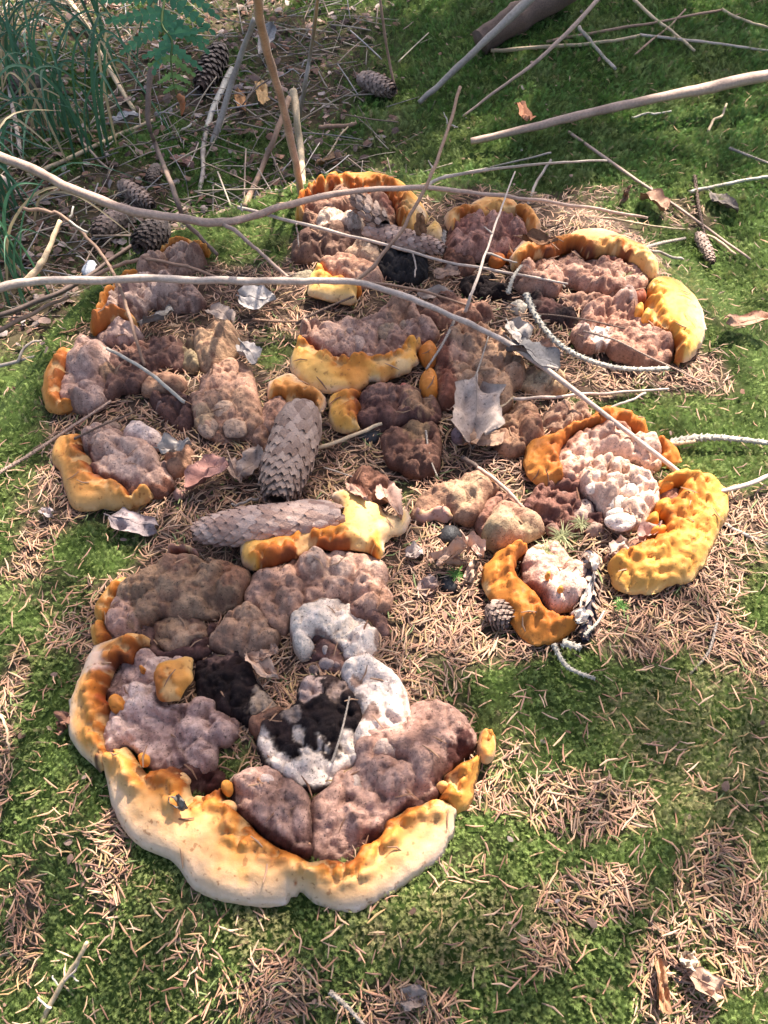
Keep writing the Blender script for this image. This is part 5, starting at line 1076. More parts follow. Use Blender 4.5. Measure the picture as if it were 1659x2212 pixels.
leaf(342, 968, 412, 955, 36, (.36, .32, .31), 'grey folded leaf lying on the ochre-lipped crust', .03, .034, .5, .2, .06)
leaf(400, 1055, 492, 998, 62, (.40, .22, .20), 'reddish-pink pitted leaf near the cone tips', .012, .02, .4, .2, .1, shape='torn')
leaf(525, 1030, 562, 965, 44, (.44, .34, .30), 'pale torn leaf standing beside the upright cone', .01, .02, .3, .1, .1, shape='torn')
leaf(495, 985, 515, 1040, 26, (.40, .29, .25), 'narrow pinkish leaf scrap beside the red-pink leaf', .01, .012, .3, 0, .1, shape='torn')
leaf(240, 1118, 338, 1140, 52, (.30, .25, .27), 'mauve-grey leaf below the ochre lip', .01, .012, .25, -.1, .05, shape='torn')
leaf(535, 1415, 602, 1465, 46, (.52, .36, .29), 'pinkish curled birch leaf by the black crust', .016, .02, .4, .1, .12)
leaf(560, 1425, 600, 1398, 22, (.44, .29, .23), 'small leaf scrap stuck to the curled birch leaf', .02, .022, .4, 0, .12, shape='torn')
leaf(822, 1045, 868, 1118, 56, (.42, .28, .24), 'brown-pink serrated leaf wedged behind the flared yellow lip', .016, .03, .3, .2, .12)
leaf(752, 1050, 796, 1080, 34, (.44, .28, .23), 'small serrated leaf poking over the flared yellow lip', .02, .03, .3, .1, .12)
leaf(905, 462, 908, 520, 42, (.25, .135, .08), 'brown pointed leaf leaning on the arched orange rim', .062, .03, .1, .2, .03)
leaf(1128, 512, 1205, 520, 30, (.20, .11, .07), 'dark brown curled leaf lying on the long yellow rim', .046, .048, .5, .1, .05)
leaf(940, 600, 990, 580, 40, (.32, .22, .18), 'pink-brown leaf beside the charred lumps', .03, .03, .3, 0, .1, shape='torn')
leaf(900, 640, 980, 630, 26, (.42, .33, .29), 'flat pale leaf strip beneath the branch fork', .02, .02, .2, 0, .1, shape='torn')
leaf(1122, 225, 1145, 262, 32, (.55, .26, .16), 'salmon-orange leaf flake standing in green moss', .02, .03, .15, .2, .1, shape='torn')
leaf(562, 178, 570, 222, 26, (.55, .36, .19), 'bright tan leaf square beside the stout bracken stalk', .02, .02, .1, .2, .06, shape='strip')
leaf(512, 195, 530, 242, 24, (.38, .21, .11), 'tawny leaf tilted against the lichened stick', .01, .02, .2, .2, .04)
leaf(588, 52, 560, 122, 40, (.38, .36, .37), 'whitish leaf hanging behind the bracken stalk', .05, .02, .3, .2, .04)
leaf(685, 352, 722, 335, 18, (.50, .31, .19), 'small tan leaf on shaded moss', .012, .014, .2, 0, .05, shape='torn')
leaf(372, 340, 420, 360, 40, (.30, .18, .16), 'reddish-brown leaf in the leaf litter', .012, .014, .3, .2, .08)
leaf(245, 260, 300, 250, 30, (.40, .39, .42), 'grey-white leaf in the grass', .015, .02, .4, .2, .06, shape='torn')
leaf(1385, 425, 1440, 450, 42, (.40, .26, .20), 'curled pinkish leaf on the moss behind the long rim', .012, .02, .6, .1, .06, shape='torn')
leaf(1535, 420, 1595, 455, 50, (.22, .19, .18), 'grey-brown wrinkled leaf between twigs on the bank', .012, .018, .4, 0, .08)
leaf(1345, 440, 1362, 400, 22, (.28, .17, .13), 'narrow brown leaf stuck upright in moss', .005, .03, .4, .2, .06)
leaf(1560, 700, 1660, 690, 36, (.36, .22, .17), 'brown curled leaf overhanging the stump edge', .02, .026, .6, -.2, .06, shape='torn')
leaf(1495, 2060, 1480, 2090, 34, (.62, .52, .44), 'cream leaf scrap on the bright needles', .012, .014, .3, 0, .15, shape='torn')
leaf(1490, 2100, 1560, 2150, 44, (.44, .30, .24), 'rolled brownish-pink leaf on the bright needles', .014, .014, .7, 0, .06, shape='torn')
leaf(1425, 2070, 1432, 2185, 24, (.42, .24, .15), 'straight reddish-brown bark strip on needles', .01, .012, .5, 0, .02, shape='strip', name='bark_strip', cat='bark')
leaf(860, 2165, 925, 2145, 40, (.36, .29, .27), 'grey-brown leaf scrap in the front moss', .006, .012, .3, 0, .1, shape='torn')
leaf(1380, 1165, 1430, 1130, 36, (.50, .32, .29), 'pink shell-like leaf inside the boomerang fungus bend', .02, .024, .6, .2, .03)
leaf(1320, 1200, 1360, 1170, 40, (.48, .37, .33), 'pale pink lump-like leaf next to the pink shell-like one', .012, .016, .7, 0, .05, shape='torn')
leaf(945, 1222, 1010, 1180, 32, (.50, .36, .30), 'rolled birch bark curl over the black stone', .012, .024, 1.4, 0, .03, shape='strip', name='bark_curl', cat='bark')
leaf(925, 1212, 995, 1218, 18, (.50, .34, .27), 'thin level bark curl below the rolled one', .010, .012, 1.4, 0, .03, shape='strip', name='bark_curl', cat='bark')
leaf(1000, 1165, 1045, 1200, 34, (.48, .34, .29), 'folded bark curl meeting the rolled one', .014, .020, .9, 0, .06, shape='torn', name='bark_curl', cat='bark')
leaf(1010, 1255, 1030, 1210, 20, (.46, .32, .26), 'upright little bark curl on needles', .008, .018, .9, 0, .06, shape='strip', name='bark_curl', cat='bark')
leaf(880, 1205, 912, 1185, 34, (.44, .37, .36), 'pale crumpled leaf on needles beside the bark curls', .012, .012, .4, 0, .12, shape='torn')
leaf(905, 1280, 945, 1255, 34, (.40, .29, .27), 'mauve leaf chip on needles near a black stone', .010, .014, .4, 0, .12, shape='torn')
leaf(520, 750, 555, 780, 40, (.36, .33, .34), 'bluish-grey crumpled leaf beside the olive lump', .016, .02, .5, .2, .1, shape='torn')
leaf(120, 1580, 155, 1545, 36, (.24, .13, .10), 'dark red-brown leaf under the cream bend of the largest rim', .004, .012, .4, .2, .1, shape='torn')
leaf(1255, 1320, 1285, 1240, 22, (.66, .60, .58), 'white papery scale leaning in the torn cone', .02, .03, .4, .3, .04, rib=False)
leaf(1240, 1318, 1268, 1345, 30, (.66, .60, .57), 'white papery flake at the torn cone foot', .026, .022, .4, .2, .06, rib=False)
leaf(1270, 1195, 1292, 1225, 30, (.62, .57, .54), 'white papery flake on top of the torn cone', .026, .03, .4, .2, .06, rib=False)
leaf(90, 1100, 112, 1112, 22, (.46, .40, .42), 'tiny silver leaf chip on the needle slope', .008, .010, .3, 0, .1, shape='torn', rib=False)
leaf(370, 1728, 402, 1738, 30, (.22, .20, .19), 'small grey winged seed stuck on the cream rim', .034, .038, .5, .2, .05, rib=False)

# ================================================================ stones, buds
def lump_obj(name, px, py, rx, ry, hz, colr, label, cat, mat, h=.0, group=None):
    p = at(px, py, h); u = unproj_size(p); s = random.randint(0, 999)
    V, F = [], []; a_, b_ = 16, 12
    for i in range(b_ + 1):
        th = math.pi * i / b_
        for k in range(a_):
            q = 2 * math.pi * k / a_
            d = np.array([math.cos(q) * math.sin(th), math.sin(q) * math.sin(th), math.cos(th)])
            e = 1 + .35 * (float(fbm(np.array([d[0] * 1.5 + s]), np.array([d[1] * 1.5 + d[2]]), 3, s)[0]) - .5)
            V.append(p + d * e * np.array([rx * u, ry * u * 1.2, hz]))
    for i in range(b_):
        for k in range(a_): F.append((i * a_ + k, (i + 1) * a_ + k, (i + 1) * a_ + (k + 1) % a_, i * a_ + (k + 1) % a_))
    o = mesh_obj(name, V, F, np.tile(np.array(colr), (len(V), 1)), mat, loc=p - np.array([0, 0, hz]))
    return setp(o, label, cat, group)
lump_obj('black_stone', 972, 1162, 28, 24, .012, (.022, .02, .021), 'glossy black charred lump among bark curls', 'stone', M_DARK)
lump_obj('black_stone', 970, 1266, 22, 20, .010, (.022, .02, .02), 'black charred lump beside a green moss sprig', 'stone', M_DARK)
lump_obj('black_stone', 800, 945, 26, 16, .008, (.03, .026, .026), 'dark charred piece beneath the straw-coloured stick', 'stone', M_DARK)
lump_obj('oak_gall', 992, 942, 17, 17, .010, (.20, .13, .13), 'round mauve-brown ball on needles under the wilted leaf', 'gall', M_CAP, .008)
lump_obj('berry', 872, 838, 9, 9, .006, (.26, .09, .07), 'small red-brown ball between the orange lobes and the scalloped lip', 'gall', M_CAP, .016)
lump_obj('white_pebble', 195, 585, 18, 22, .012, (.50, .50, .52), 'whitish stone behind the long bleached branch', 'stone', M_BARK)

# ================================================================ fern, grass
def fern():
    R = catmull([pt(364, -70, .28), pt(356, -5, .265), pt(350, 53, .25), pt(371, 87, .24), pt(369, 132, .225), pt(376, 185, .205), pt(382, 205, .195)], 6)
    root = thing('fern_frond', R[-1], 'green fern frond hanging over the litter, its tip withered brown', 'fern')
    V, F = tube(R, np.linspace(.0016, .0006, len(R)), 6, 0)
    mesh_obj('stalk', V, F, np.tile(np.array((.10, .14, .04)), (len(V), 1)), M_GREEN, root)
    def pinna(base, tip, droop, colr):
        ax = tip - base; L = np.linalg.norm(ax); ax = ax / L
        vw = CAM - base; vw /= np.linalg.norm(vw)
        nrm = vw - ax * (vw @ ax); nrm /= np.linalg.norm(nrm); sd = np.cross(ax, nrm)
        n = max(5, int(L / .0062)); V, F, C = [], [], []
        for i in range(n):
            t = (i + .3) / n
            w = L * .155 * (1 - t) ** .75 * min(1, .55 + t * 3) + .0012
            c = base + ax * t * L - nrm * droop * t * t * L
            for sg in (-1, 1):
                st = L / n
                d = (sd * sg * .92 + ax * .42); b = len(V)
                jit = random.uniform(.85, 1.1); tw = nrm * random.uniform(-.15, .15)
                V += [c - ax * st * .50, c + ax * st * .48, c + d * w * .45 * jit + ax * st * .52 + nrm * .0006, c + d * w * .95 * jit + ax * st * .16 + tw * w, c + d * w * 1.04 * jit - ax * st * .02 + tw * w, c + d * w * .55 * jit - ax * st * .48 + nrm * .0006]
                F += [(b, b + 1, b + 2), (b, b + 2, b + 5), (b + 5, b + 2, b + 3), (b + 5, b + 3, b + 4)]
                k = random.uniform(.8, 1.2); C += [np.array(colr) * k] * 6
        mesh_obj('pinna', np.array(V), np.array(F), np.array(C), M_GREEN, root, smooth=False)
    n = 9
    lens = [.062, .060, .055, .048, .040, .033, .026, .019, .013]
    for i in range(n):
        k = int((len(R) - 1) * (.06 + .9 * i / n)); b = R[k]
        tg = R[min(k + 2, len(R) - 1)] - R[max(k - 2, 0)]; tg /= np.linalg.norm(tg)
        vw = CAM - b; vw /= np.linalg.norm(vw); sd = np.cross(tg, vw); sd /= np.linalg.norm(sd)
        for sg in (-1, 1):
            g = (.06, .175, .085) if i < 6 else (.12, .21, .06)
            pinna(b, b + (sd * sg * .88 + tg * .45) * lens[i] * random.uniform(.9, 1.08), random.uniform(.05, .2), g)
    leafc = (.30, .13, .07)
    a, b = R[-1], pt(392, 250, .175)
    V, F = tube(catmull([a, (a + b) / 2 + .003, b], 6), np.concatenate([np.linspace(.0012, .004, 6), np.linspace(.004, .0005, 7)]), 6, .5)
    mesh_obj('withered_tip', V, F, np.tile(np.array(leafc), (len(V), 1)), M_LEAF, root)
    return root
fern()
def blade_geo(P, w):
    C = catmull(P, 6); n = len(C); V, F = [], []
    T = np.gradient(C, axis=0); T /= np.linalg.norm(T, axis=1)[:, None]
    for i in range(n):
        t = i / (n - 1); ww = w * (1 - t ** 3) * min(1, .5 + 3 * t)
        s = np.cross(T[i], (.3, -.6, .7)); s /= np.linalg.norm(s); u = np.cross(s, T[i])
        V += [C[i] - s * ww, C[i] - u * ww * .35, C[i] + s * ww]
    for i in range(n - 1):
        for k in (0, 1): F.append((i * 3 + k, i * 3 + k + 1, i * 3 + 4 + k, i * 3 + 3 + k))
    return np.array(V), np.array(F)
def grass_tuft(px, py, n, label, spread=.16, hgt=.26):
    b0 = at(px, py, 0)
    root = thing('grass_tuft', b0, label, 'grass', 'tufts of forest grass')
    for i in range(n):
        a = random.uniform(0, 2 * math.pi); L = hgt * random.uniform(.5, 1.15); sp = spread * random.uniform(.3, 1.2)
        b = b0 + np.array([random.gauss(0, .02), random.gauss(0, .02), 0]); d = np.array([math.cos(a), math.sin(a), 0])
        P = [b, b + d * sp * .25 + [0, 0, L * .5], b + d * sp * .7 + [0, 0, L * .72], b + d * sp * 1.25 + [0, 0, L * random.uniform(.35, .7)]]
        V, F = blade_geo(np.array(P), random.uniform(.0011, .0026))
        dry = random.random() < .22
        c = np.array((.34, .26, .15) if dry else (.05, .125, .065)) * random.uniform(.7, 1.3)
        mesh_obj('blade', V, F, np.tile(c, (len(V), 1)), M_GREEN, root)
for q in ((20, 470, 26, 'dark green grass tuft below the long tan branch'), (110, 300, 26, 'arching grass tuft between straws'), (215, 330, 18, 'thin grass tuft in front of the fern litter'), (30, 200, 22, 'grass tuft by the half-hidden cone'),
          (60, 640, 14, 'sparse grass tuft at the stump foot'), (255, 160, 12, 'grass tuft under the fern frond'), (-80, 380, 24, 'leaning grass tuft beside the pale stalk')):
    grass_tuft(*q)
def sprig(px, py, n, size, label):
    p = at(px, py, .012)
    root = thing('moss_sprig', p, label, 'moss', 'single moss sprigs')
    for i in range(n):
        a = random.uniform(0, 6.28); L = size * random.uniform(.3, .9); d = np.array([math.cos(a), math.sin(a), random.uniform(.1, .8)])
        V, F = blade_geo(np.array([p + np.array([random.gauss(0, .004), random.gauss(0, .004), 0]), p + d * L * .4, p + d * L * np.array([1, 1, .5])]), .0004)
        mesh_obj('leaflet', V, F, np.tile(np.array((.30, .30, .15) if 'pale' in label else (.09, .19, .035)) * random.uniform(.7, 1.3), (len(V), 1)), M_GREEN, root)
sprig(985, 1240, 28, .010, 'tiny bright green moss sprig on the black lump')
sprig(1215, 1160, 52, .020, 'pale bleached moss sprig amid the sunlit fungi')
sprig(1180, 1190, 40, .016, 'pale dry moss wisp touching the pale crust')
sprig(1255, 1130, 32, .014, 'pale dry moss wisp beside the cauliflower crust')
sprig(1340, 1308, 32, .010, 'olive moss star beneath the golden boomerang fungus')
sprig(1350, 600, 36, .014, 'pale dry moss tuft on the pink crust of the long rim')
sprig(1265, 590, 28, .014, 'pale moss whiskers lying on the long-rimmed crust')

# ================================================================ moss, needles, litter
def sprig_template(k, rng):
    """one feathery shoot: thin stem and two rows of leaflets, 18 triangles"""
    n = 6; V, F = [], []
    bend = rng.uniform(.2, .9)
    def c(t): return np.array([math.sin(bend * t) * .75 * t, 0.06 * math.sin(5 * t + k), math.cos(bend * t * 1.3) * t * .8])
    V += [c(0) + [0, -.02, 0], c(0) + [0, .02, 0], c(1)]; F.append((0, 1, 2))
    for i in range(n):
        t = .12 + .86 * i / n
        p = c(t); f = c(min(t + .1, 1)) - c(t); f /= np.linalg.norm(f)
        for sg in (-1, 1):
            L = (.36 * (1 - .5 * t)) * rng.uniform(.75, 1.25); b = len(V)
            tip = p + np.array([0, sg, 0]) * L * .85 + f * L * .75 + np.array([0, 0, L * rng.uniform(-.1, .35)])
            V += [p - f * .03, p + f * .045, tip]; F.append((b, b + 1, b + 2))
    return np.array(V), np.array(F)
def scatter(templates, pos, yaw, tilt, tdir, size, col):
    """copies of templates joined in one mesh"""
    outV, outF, outC = [], [], []; k0 = 0
    which = RNG.integers(0, len(templates), len(pos))
    for w, (tv, tf) in enumerate(templates):
        m = which == w
        if not m.any(): continue
        p, y, ti, td, s, c = pos[m], yaw[m], tilt[m], tdir[m], size[m], col[m]
        v = np.repeat(tv[None], len(p), 0) * s[:, None, None]
        cy, sy = np.cos(y)[:, None], np.sin(y)[:, None]
        X = v[..., 0] * cy - v[..., 1] * sy; Yv = v[..., 0] * sy + v[..., 1] * cy; Z = v[..., 2]
        ax, ay = -np.sin(td)[:, None], np.cos(td)[:, None]            # tilt about a level axis
        ct, st = np.cos(ti)[:, None], np.sin(ti)[:, None]
        dot = ax * X + ay * Yv
        cx, cyv, cz = ay * Z, -ax * Z, ax * Yv - ay * X
        X2 = X * ct + cx * st + ax * dot * (1 - ct); Y2 = Yv * ct + cyv * st + ay * dot * (1 - ct); Z2 = Z * ct + cz * st
        V = np.stack([X2, Y2, Z2], -1) + p[:, None, :]
        F = tf[None] + (np.arange(len(p)) * len(tv))[:, None, None] + k0
        outV.append(V.reshape(-1, 3)); outF.append(F.reshape(-1, tf.shape[1])); outC.append(np.repeat(c, len(tv), 0)); k0 += len(p) * len(tv)
    return np.concatenate(outV), np.concatenate(outF), np.concatenate(outC)
def covered(P, grow=0.0):
    m = np.zeros(len(P), bool)
    for poly in FUNGI_POLYS:
        lo, hi = poly.min(0), poly.max(0)
        c = (P[:, 0] > lo[0]) & (P[:, 0] < hi[0]) & (P[:, 1] > lo[1]) & (P[:, 1] < hi[1])
        i = np.nonzero(c)[0]
        if len(i):
            s = inside(P[i], poly)
            if grow: s &= seg_dist(P[i], poly, np.roll(poly, -1, 0))[0] > grow
            m[i] |= s
    return m
def sample(n, near=.55):
    """ground points, denser where the ground is closer"""
    px = RNG.uniform(-420, 2080, n); py = RNG.uniform(-160, 2420, n)
    P = at(px, py, 0)[:, :2]
    k = int(n * (1 - near)); P[:k] = np.stack([RNG.uniform(-1.1, 1.1, k), RNG.uniform(-.12, 1.9, k)], 1)
    return P
def dist_of(P): return np.sqrt(P[:, 0] ** 2 + P[:, 1] ** 2 + .38)

trng = np.random.default_rng(3)
TPL = [sprig_template(k, trng) for k in range(8)]
P = sample(400000, .85)
mo, lit = moss_amount(P[:, 0], P[:, 1])
keep = (RNG.random(len(P)) < (mo * .95 + .05) ** .95) & ~covered(P, .004)
P = P[keep][:142000]; mo = mo[keep][:142000]
D = dist_of(P)
tone = fbm(P[:, 0] * 11, P[:, 1] * 11, 3, 91); t2 = fbm(P[:, 0] * 45, P[:, 1] * 45, 3, 92)
green = np.array((.165, .215, .06)); olive = np.array((.25, .215, .10)); emer = np.array((.085, .16, .035)); yel = np.array((.24, .27, .085))
oliv = spots(P[:, 0], P[:, 1], [(1560, 1580, 200, 130), (1500, 1720, 130, 90), (1000, 2000, 260, 70), (560, 2000, 80, 60), (1400, 1560, 120, 80), (1480, 620, 90, 90)])
far = sstep(.8, 1.1, P[:, 1])
c = green * (1 - far[:, None]) + emer * far[:, None]
a = np.clip(oliv * .8 + sstep(.55, .75, tone) * .35, 0, 1)[:, None]; c = c * (1 - a) + olive * a
a = sstep(.5, .75, t2)[:, None] * .6; c = c * (1 - a) + yel * a
c = c * RNG.uniform(.7, 1.5, len(P))[:, None]
dry = RNG.random(len(P)) < .04; c[dry] = np.array((.30, .24, .12)) * RNG.uniform(.7, 1.2, dry.sum())[:, None]
size = .0088 * RNG.uniform(.6, 1.35, len(P)) * (.75 + .55 * np.clip(D - .6, 0, 2)) * (1 + .25 * far)
pos = np.stack([P[:, 0], P[:, 1], H(P[:, 0], P[:, 1]) - .0012 + .0045 * mo * RNG.random(len(P))], 1)
flow = 2 * math.pi * fbm(P[:, 0] * 9, P[:, 1] * 9, 2, 95) * 1.5
V, F, C = scatter(TPL, pos, flow + RNG.normal(0, 1.1, len(P)), np.abs(RNG.normal(.35, .3, len(P))), RNG.uniform(0, 6.28, len(P)), size, c)
moss = mesh_obj('moss', V, F, C, M_MOSS, loc=(0, 0, 0), smooth=False)
setp(moss, 'green feathery moss carpeting the stump and bank', 'moss', kind='stuff')

def needle_template(bend, seg=3):
    V, F = [], []
    for i in range(seg + 1):
        t = i / seg; w = [.55, 1, .4][i] if seg == 2 else 1
        x = t - .5; y = bend * (t - .5) ** 2; h = .052 * w
        V += [(x, y - h, 0), (x, y, h * 1.15), (x, y + h, 0)]
    for i in range(seg):
        b = i * 3
        F += [(b, b + 3, b + 4), (b, b + 4, b + 1), (b + 1, b + 4, b + 5), (b + 1, b + 5, b + 2)]
    return np.array(V), np.array(F)
NTPL = [needle_template(b, 2) for b in (0, .12, .3, -.2, .5, -.4)]
NCOL = np.array([(.30, .165, .11), (.36, .21, .14), (.24, .125, .085), (.42, .27, .175), (.19, .11, .085), (.33, .23, .17), (.27, .18, .09)])
def needles(n, zlo, zhi, tl, prob):
    P = sample(n, .75)
    mo, lit = moss_amount(P[:, 0], P[:, 1])
    keep = (RNG.random(n) < prob(mo, lit, P)) & ~covered(P, .006)
    P = P[keep]; D = dist_of(P)
    c = NCOL[RNG.integers(0, len(NCOL), len(P))] * RNG.uniform(.6, 1.45, len(P))[:, None] * np.array((1, .93, .84))
    gr = RNG.random(len(P)) < .03; c[gr] = (.14, .17, .06)
    s = .0138 * RNG.uniform(.6, 1.15, len(P)) * (1 + .2 * np.clip(D - .9, 0, 1))
    pos = np.stack([P[:, 0], P[:, 1], H(P[:, 0], P[:, 1]) + RNG.uniform(zlo, zhi, len(P))], 1)
    return pos, c, s
pos, c, s = needles(135000, .0005, .0065, .2, lambda mo, lit, P: np.clip((1 - mo) ** 1.6 * .95 + .02, 0, 1) * (1 - .55 * lit) * (1 - .5 * sstep(1.0, 1.2, P[:, 1])))
swirl = 2 * math.pi * fbm(pos[:, 0] * 22, pos[:, 1] * 22, 2, 97) * 1.3
yaw = np.where(RNG.random(len(pos)) < .4, swirl + RNG.normal(0, .35, len(pos)), RNG.uniform(0, 6.28, len(pos)))
V, F, C = scatter(NTPL, pos, yaw, RNG.normal(0, .09, len(pos)), RNG.uniform(0, 6.28, len(pos)), s, c)
nl = mesh_obj('needle_litter', V, F, C, M_NEEDLE, loc=(0, 0, 0), smooth=False)
setp(nl, 'carpet of dry brown spruce needles on the stump', 'needle litter', kind='stuff')
pos, c, s = needles(34000, .004, .009, .3, lambda mo, lit, P: mo * .10 * (.35 + sstep(.4, .6, fbm(P[:, 0] * 14, P[:, 1] * 14, 3, 99))) * (1 - .7 * sstep(.9, 1.1, P[:, 1])))
V, F, C = scatter(NTPL, pos, RNG.uniform(0, 6.28, len(pos)), RNG.normal(0, .22, len(pos)), RNG.uniform(0, 6.28, len(pos)), s, np.clip(c * 1.1, 0, 1))
nm = mesh_obj('needle_scatter', V, F, C, M_NEEDLE, loc=(0, 0, 0), smooth=False)
setp(nm, 'loose brown needles sprinkled through the green moss', 'needle litter', kind='stuff')

# straws, bark crumbs and leaf bits on the low ground behind
VV, FF, CC, k0 = [], [], [], 0
SX, SY = RNG.uniform(-.95, .3, 2600), RNG.uniform(.85, 1.9, 2600)
SL = moss_amount(SX, SY)[1]; SZ = H(SX, SY)
ok = SL * 1.1 > RNG.random(2600)
for x, y, zz in zip(SX[ok][:1150], SY[ok][:1150], SZ[ok][:1150]):
    L = random.uniform(.02, .13); a = random.uniform(0, math.pi); z = zz + random.uniform(.002, .022)
    d = np.array([math.cos(a), math.sin(a), random.uniform(-.15, .15)])
    P3 = catmull([np.array([x, y, z]), np.array([x, y, z]) + d * L * .5 + np.array([0, 0, random.uniform(-.003, .006)]), np.array([x, y, z]) + d * L], 3)
    V, F = tube(P3, np.full(len(P3), random.uniform(.0005, .0013)), 5, .1)
    VV.append(V); FF.append(F + k0); k0 += len(V)
    CC.append(np.tile(np.array(random.choice([(.34, .27, .21), (.28, .19, .14), (.42, .33, .24), (.2, .14, .11), (.36, .31, .29)])) * random.uniform(.35, 1.05), (len(V), 1)))
st = mesh_obj('straw_litter', np.concatenate(VV), np.concatenate(FF), np.concatenate(CC), M_STEM, loc=(0, 0, 0))
setp(st, 'tangle of dry straws on the low ground behind the stump', 'litter', kind='stuff')
crumb = []
for k in range(5):
    a = np.linspace(0, 2 * math.pi, 8)[:-1]; r = RNG.uniform(.35, .6, 7)
    v = np.concatenate([[[0, 0, .14]], np.stack([np.cos(a) * r, np.sin(a) * r * .7, RNG.uniform(-.1, .15, 7)], 1)])
    crumb.append((v, np.array([(0, 1 + i, 1 + (i + 1) % 7) for i in range(7)])))
P = np.concatenate([np.stack([RNG.uniform(-.95, .3, 3400), RNG.uniform(.82, 1.9, 3400)], 1), sample(2600, 1)])
mo, lit = moss_amount(P[:, 0], P[:, 1])
keep = (RNG.random(len(P)) < np.clip(lit * .9 + .10, 0, 1)) & ~covered(P, .0)
P = P[keep]; lit = lit[keep]
col = np.array([(.20, .12, .09), (.30, .20, .16), (.15, .10, .085), (.36, .28, .25), (.26, .14, .10)])[RNG.integers(0, 5, len(P))] * RNG.uniform(.5, 1.2, len(P))[:, None]
pos = np.stack([P[:, 0], P[:, 1], H(P[:, 0], P[:, 1]) + RNG.uniform(.001, .009, len(P))], 1)
V, F, C = scatter(crumb, pos, RNG.uniform(0, 6.28, len(P)), RNG.normal(0, .4, len(P)), RNG.uniform(0, 6.28, len(P)), np.where(lit > .3, RNG.uniform(.006, .022, len(P)), RNG.uniform(.003, .009, len(P))), col)
cr = mesh_obj('leaf_crumbs', V, F, C, M_LEAF, loc=(0, 0, 0), smooth=False)
setp(cr, 'brown leaf and bark crumbs littering the low ground', 'litter', kind='stuff')

# single needles lying on the fungi
NM = []
for tv, tf in NTPL:
    v = tv.copy(); NM.append(raw_mesh('spruce_needle', v, tf, None, M_NEEDLE1))
def drop_needle(x, y, yaw, ln=.016):
    best, nb, par = None, None, None
    for bvh, lo, hi, pr in FUNGI_TREES:
        if lo[0] < x < hi[0] and lo[1] < y < hi[1]:
            h = bvh.ray_cast(Vector((x, y, .5)), Vector((0, 0, -1)))
            if h[0] is not None and (best is None or h[0].z > best.z): best, nb, par = h[0], h[1], pr
    if best is None: return
    if nb.z < 0: nb = -nb
    if nb.z < .6: return
    o = bpy.data.objects.new('spruce_needle', random.choice(NM)); COL.objects.link(o)
    q = nb.to_track_quat('Z', 'Y').to_matrix().to_4x4()
    o.matrix_world = Matrix.Translation(best + nb * .0012) @ q @ Matrix.Rotation(yaw, 4, 'Z') @ Matrix.Diagonal((ln, ln, ln, 1))
    key = par['label'].replace(',', '')
    setp(o, 'dry needle on the ' + ' '.join(key.split()[:11]), 'needle', 'single needles lying on the fungi')
cnt = 0
for bvh, lo, hi, pr in list(FUNGI_TREES):
    area = (hi[0] - lo[0]) * (hi[1] - lo[1])
    for _ in range(int(area * 900 + random.random())):
        drop_needle(random.uniform(lo[0], hi[0]), random.uniform(lo[1], hi[1]), random.uniform(0, 6.28), random.uniform(.011, .017))

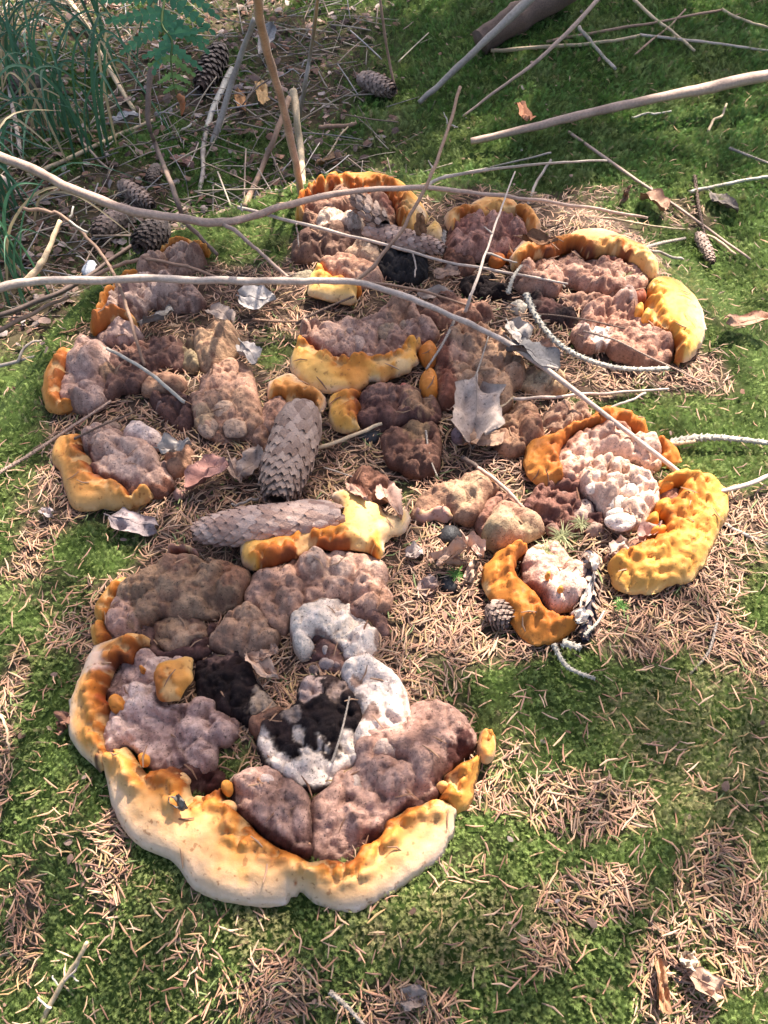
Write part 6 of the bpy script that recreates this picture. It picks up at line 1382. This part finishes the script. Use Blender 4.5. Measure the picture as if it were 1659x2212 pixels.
# ================================================================ the tree that shades the place
def tree():
    base = np.array([1.7, 4.6, float(H0(1.7, 4.6))])
    root = thing('shade_tree', base, 'leafy tree behind the bank whose crown shades the stump', 'tree')
    tp = np.array([[0, 0, -.05], [.03, -.05, 1.2], [-.05, -.1, 2.6], [0, -.2, 4.2], [-.1, -.3, 5.6]]) + base
    V, F = tube(catmull(tp, 6), np.linspace(.13, .05, 25), 12, .15)
    mesh_obj('trunk', V, F, np.tile(np.array((.16, .12, .10)), (len(V), 1)), M_BARK, root)
    lv, cl = [], []
    shade = [(200, 250, 700, 420, 1.0), (750, 130, 650, 260, 1.0), (330, 620, 320, 140, .7), (880, 880, 200, 130, .75), (1300, 1560, 360, 100, .62), (880, 2110, 340, 90, .6), (1000, 560, 220, 90, .5), (480, 1480, 400, 340, .68), (560, 1860, 460, 170, .5),
             (1400, 80, 460, 170, .95), (1350, 300, 380, 70, .6), (130, 1850, 90, 160, .5), (1560, 1780, 170, 120, .65), (700, 1280, 260, 140, .5), (980, 960, 180, 120, .55), (250, 950, 260, 230, .62), (1250, 2000, 170, 70, .6), (950, 760, 300, 130, .5)]
    def p_of(x, y): return np.clip(spots(x, y, shade), .10, 1)
    gx_ = RNG.uniform(-.9, .95, 12000); gy_ = RNG.uniform(-.25, 2.2, 12000)
    ok = RNG.random(12000) < p_of(gx_, gy_) ** 1.5 * .85
    gx_, gy_ = gx_[ok], gy_[ok]
    t = RNG.uniform(2.6, 4.2, len(gx_))
    ctr = np.stack([gx_, gy_, np.zeros(len(gx_))], 1) + SUN * t[:, None]
    LT = []
    for k in range(4):
        a = np.linspace(0, 1, 5); w = np.sin(np.pi * a ** .8) * .36
        v = np.concatenate([np.stack([a - .5, w, .1 * (a - .5)], 1), np.stack([a - .5, -w, .1 * (a - .5) + .05 * k * a], 1)])
        LT.append((v, np.array([(i, i + 1, i + 6) for i in range(4)] + [(i, i + 6, i + 5) for i in range(4)])))
    n = len(ctr) * 3
    pos = np.repeat(ctr, 3, 0) + RNG.normal(0, .022, (n, 3))
    V, F, C = scatter(LT, pos, RNG.uniform(0, 6.28, n), RNG.normal(.3, .4, n), RNG.uniform(0, 6.28, n), RNG.uniform(.022, .05, n), np.array((.06, .12, .025)) * RNG.uniform(.7, 1.3, n)[:, None])
    mesh_obj('crown', V, F, C, M_GREEN, root, smooth=False)
    for k in range(14):
        e = ctr[RNG.integers(0, len(ctr))]; s = catmull(tp, 6)[10 + k % 12]
        P3 = catmull([s, (s + e) / 2 + [0, 0, .15], e], 6)
        V, F = tube(P3, np.linspace(.022, .004, len(P3)), 7, .1)
        mesh_obj('branch', V, F, np.tile(np.array((.15, .11, .09)), (len(V), 1)), M_BARK, root)
tree()
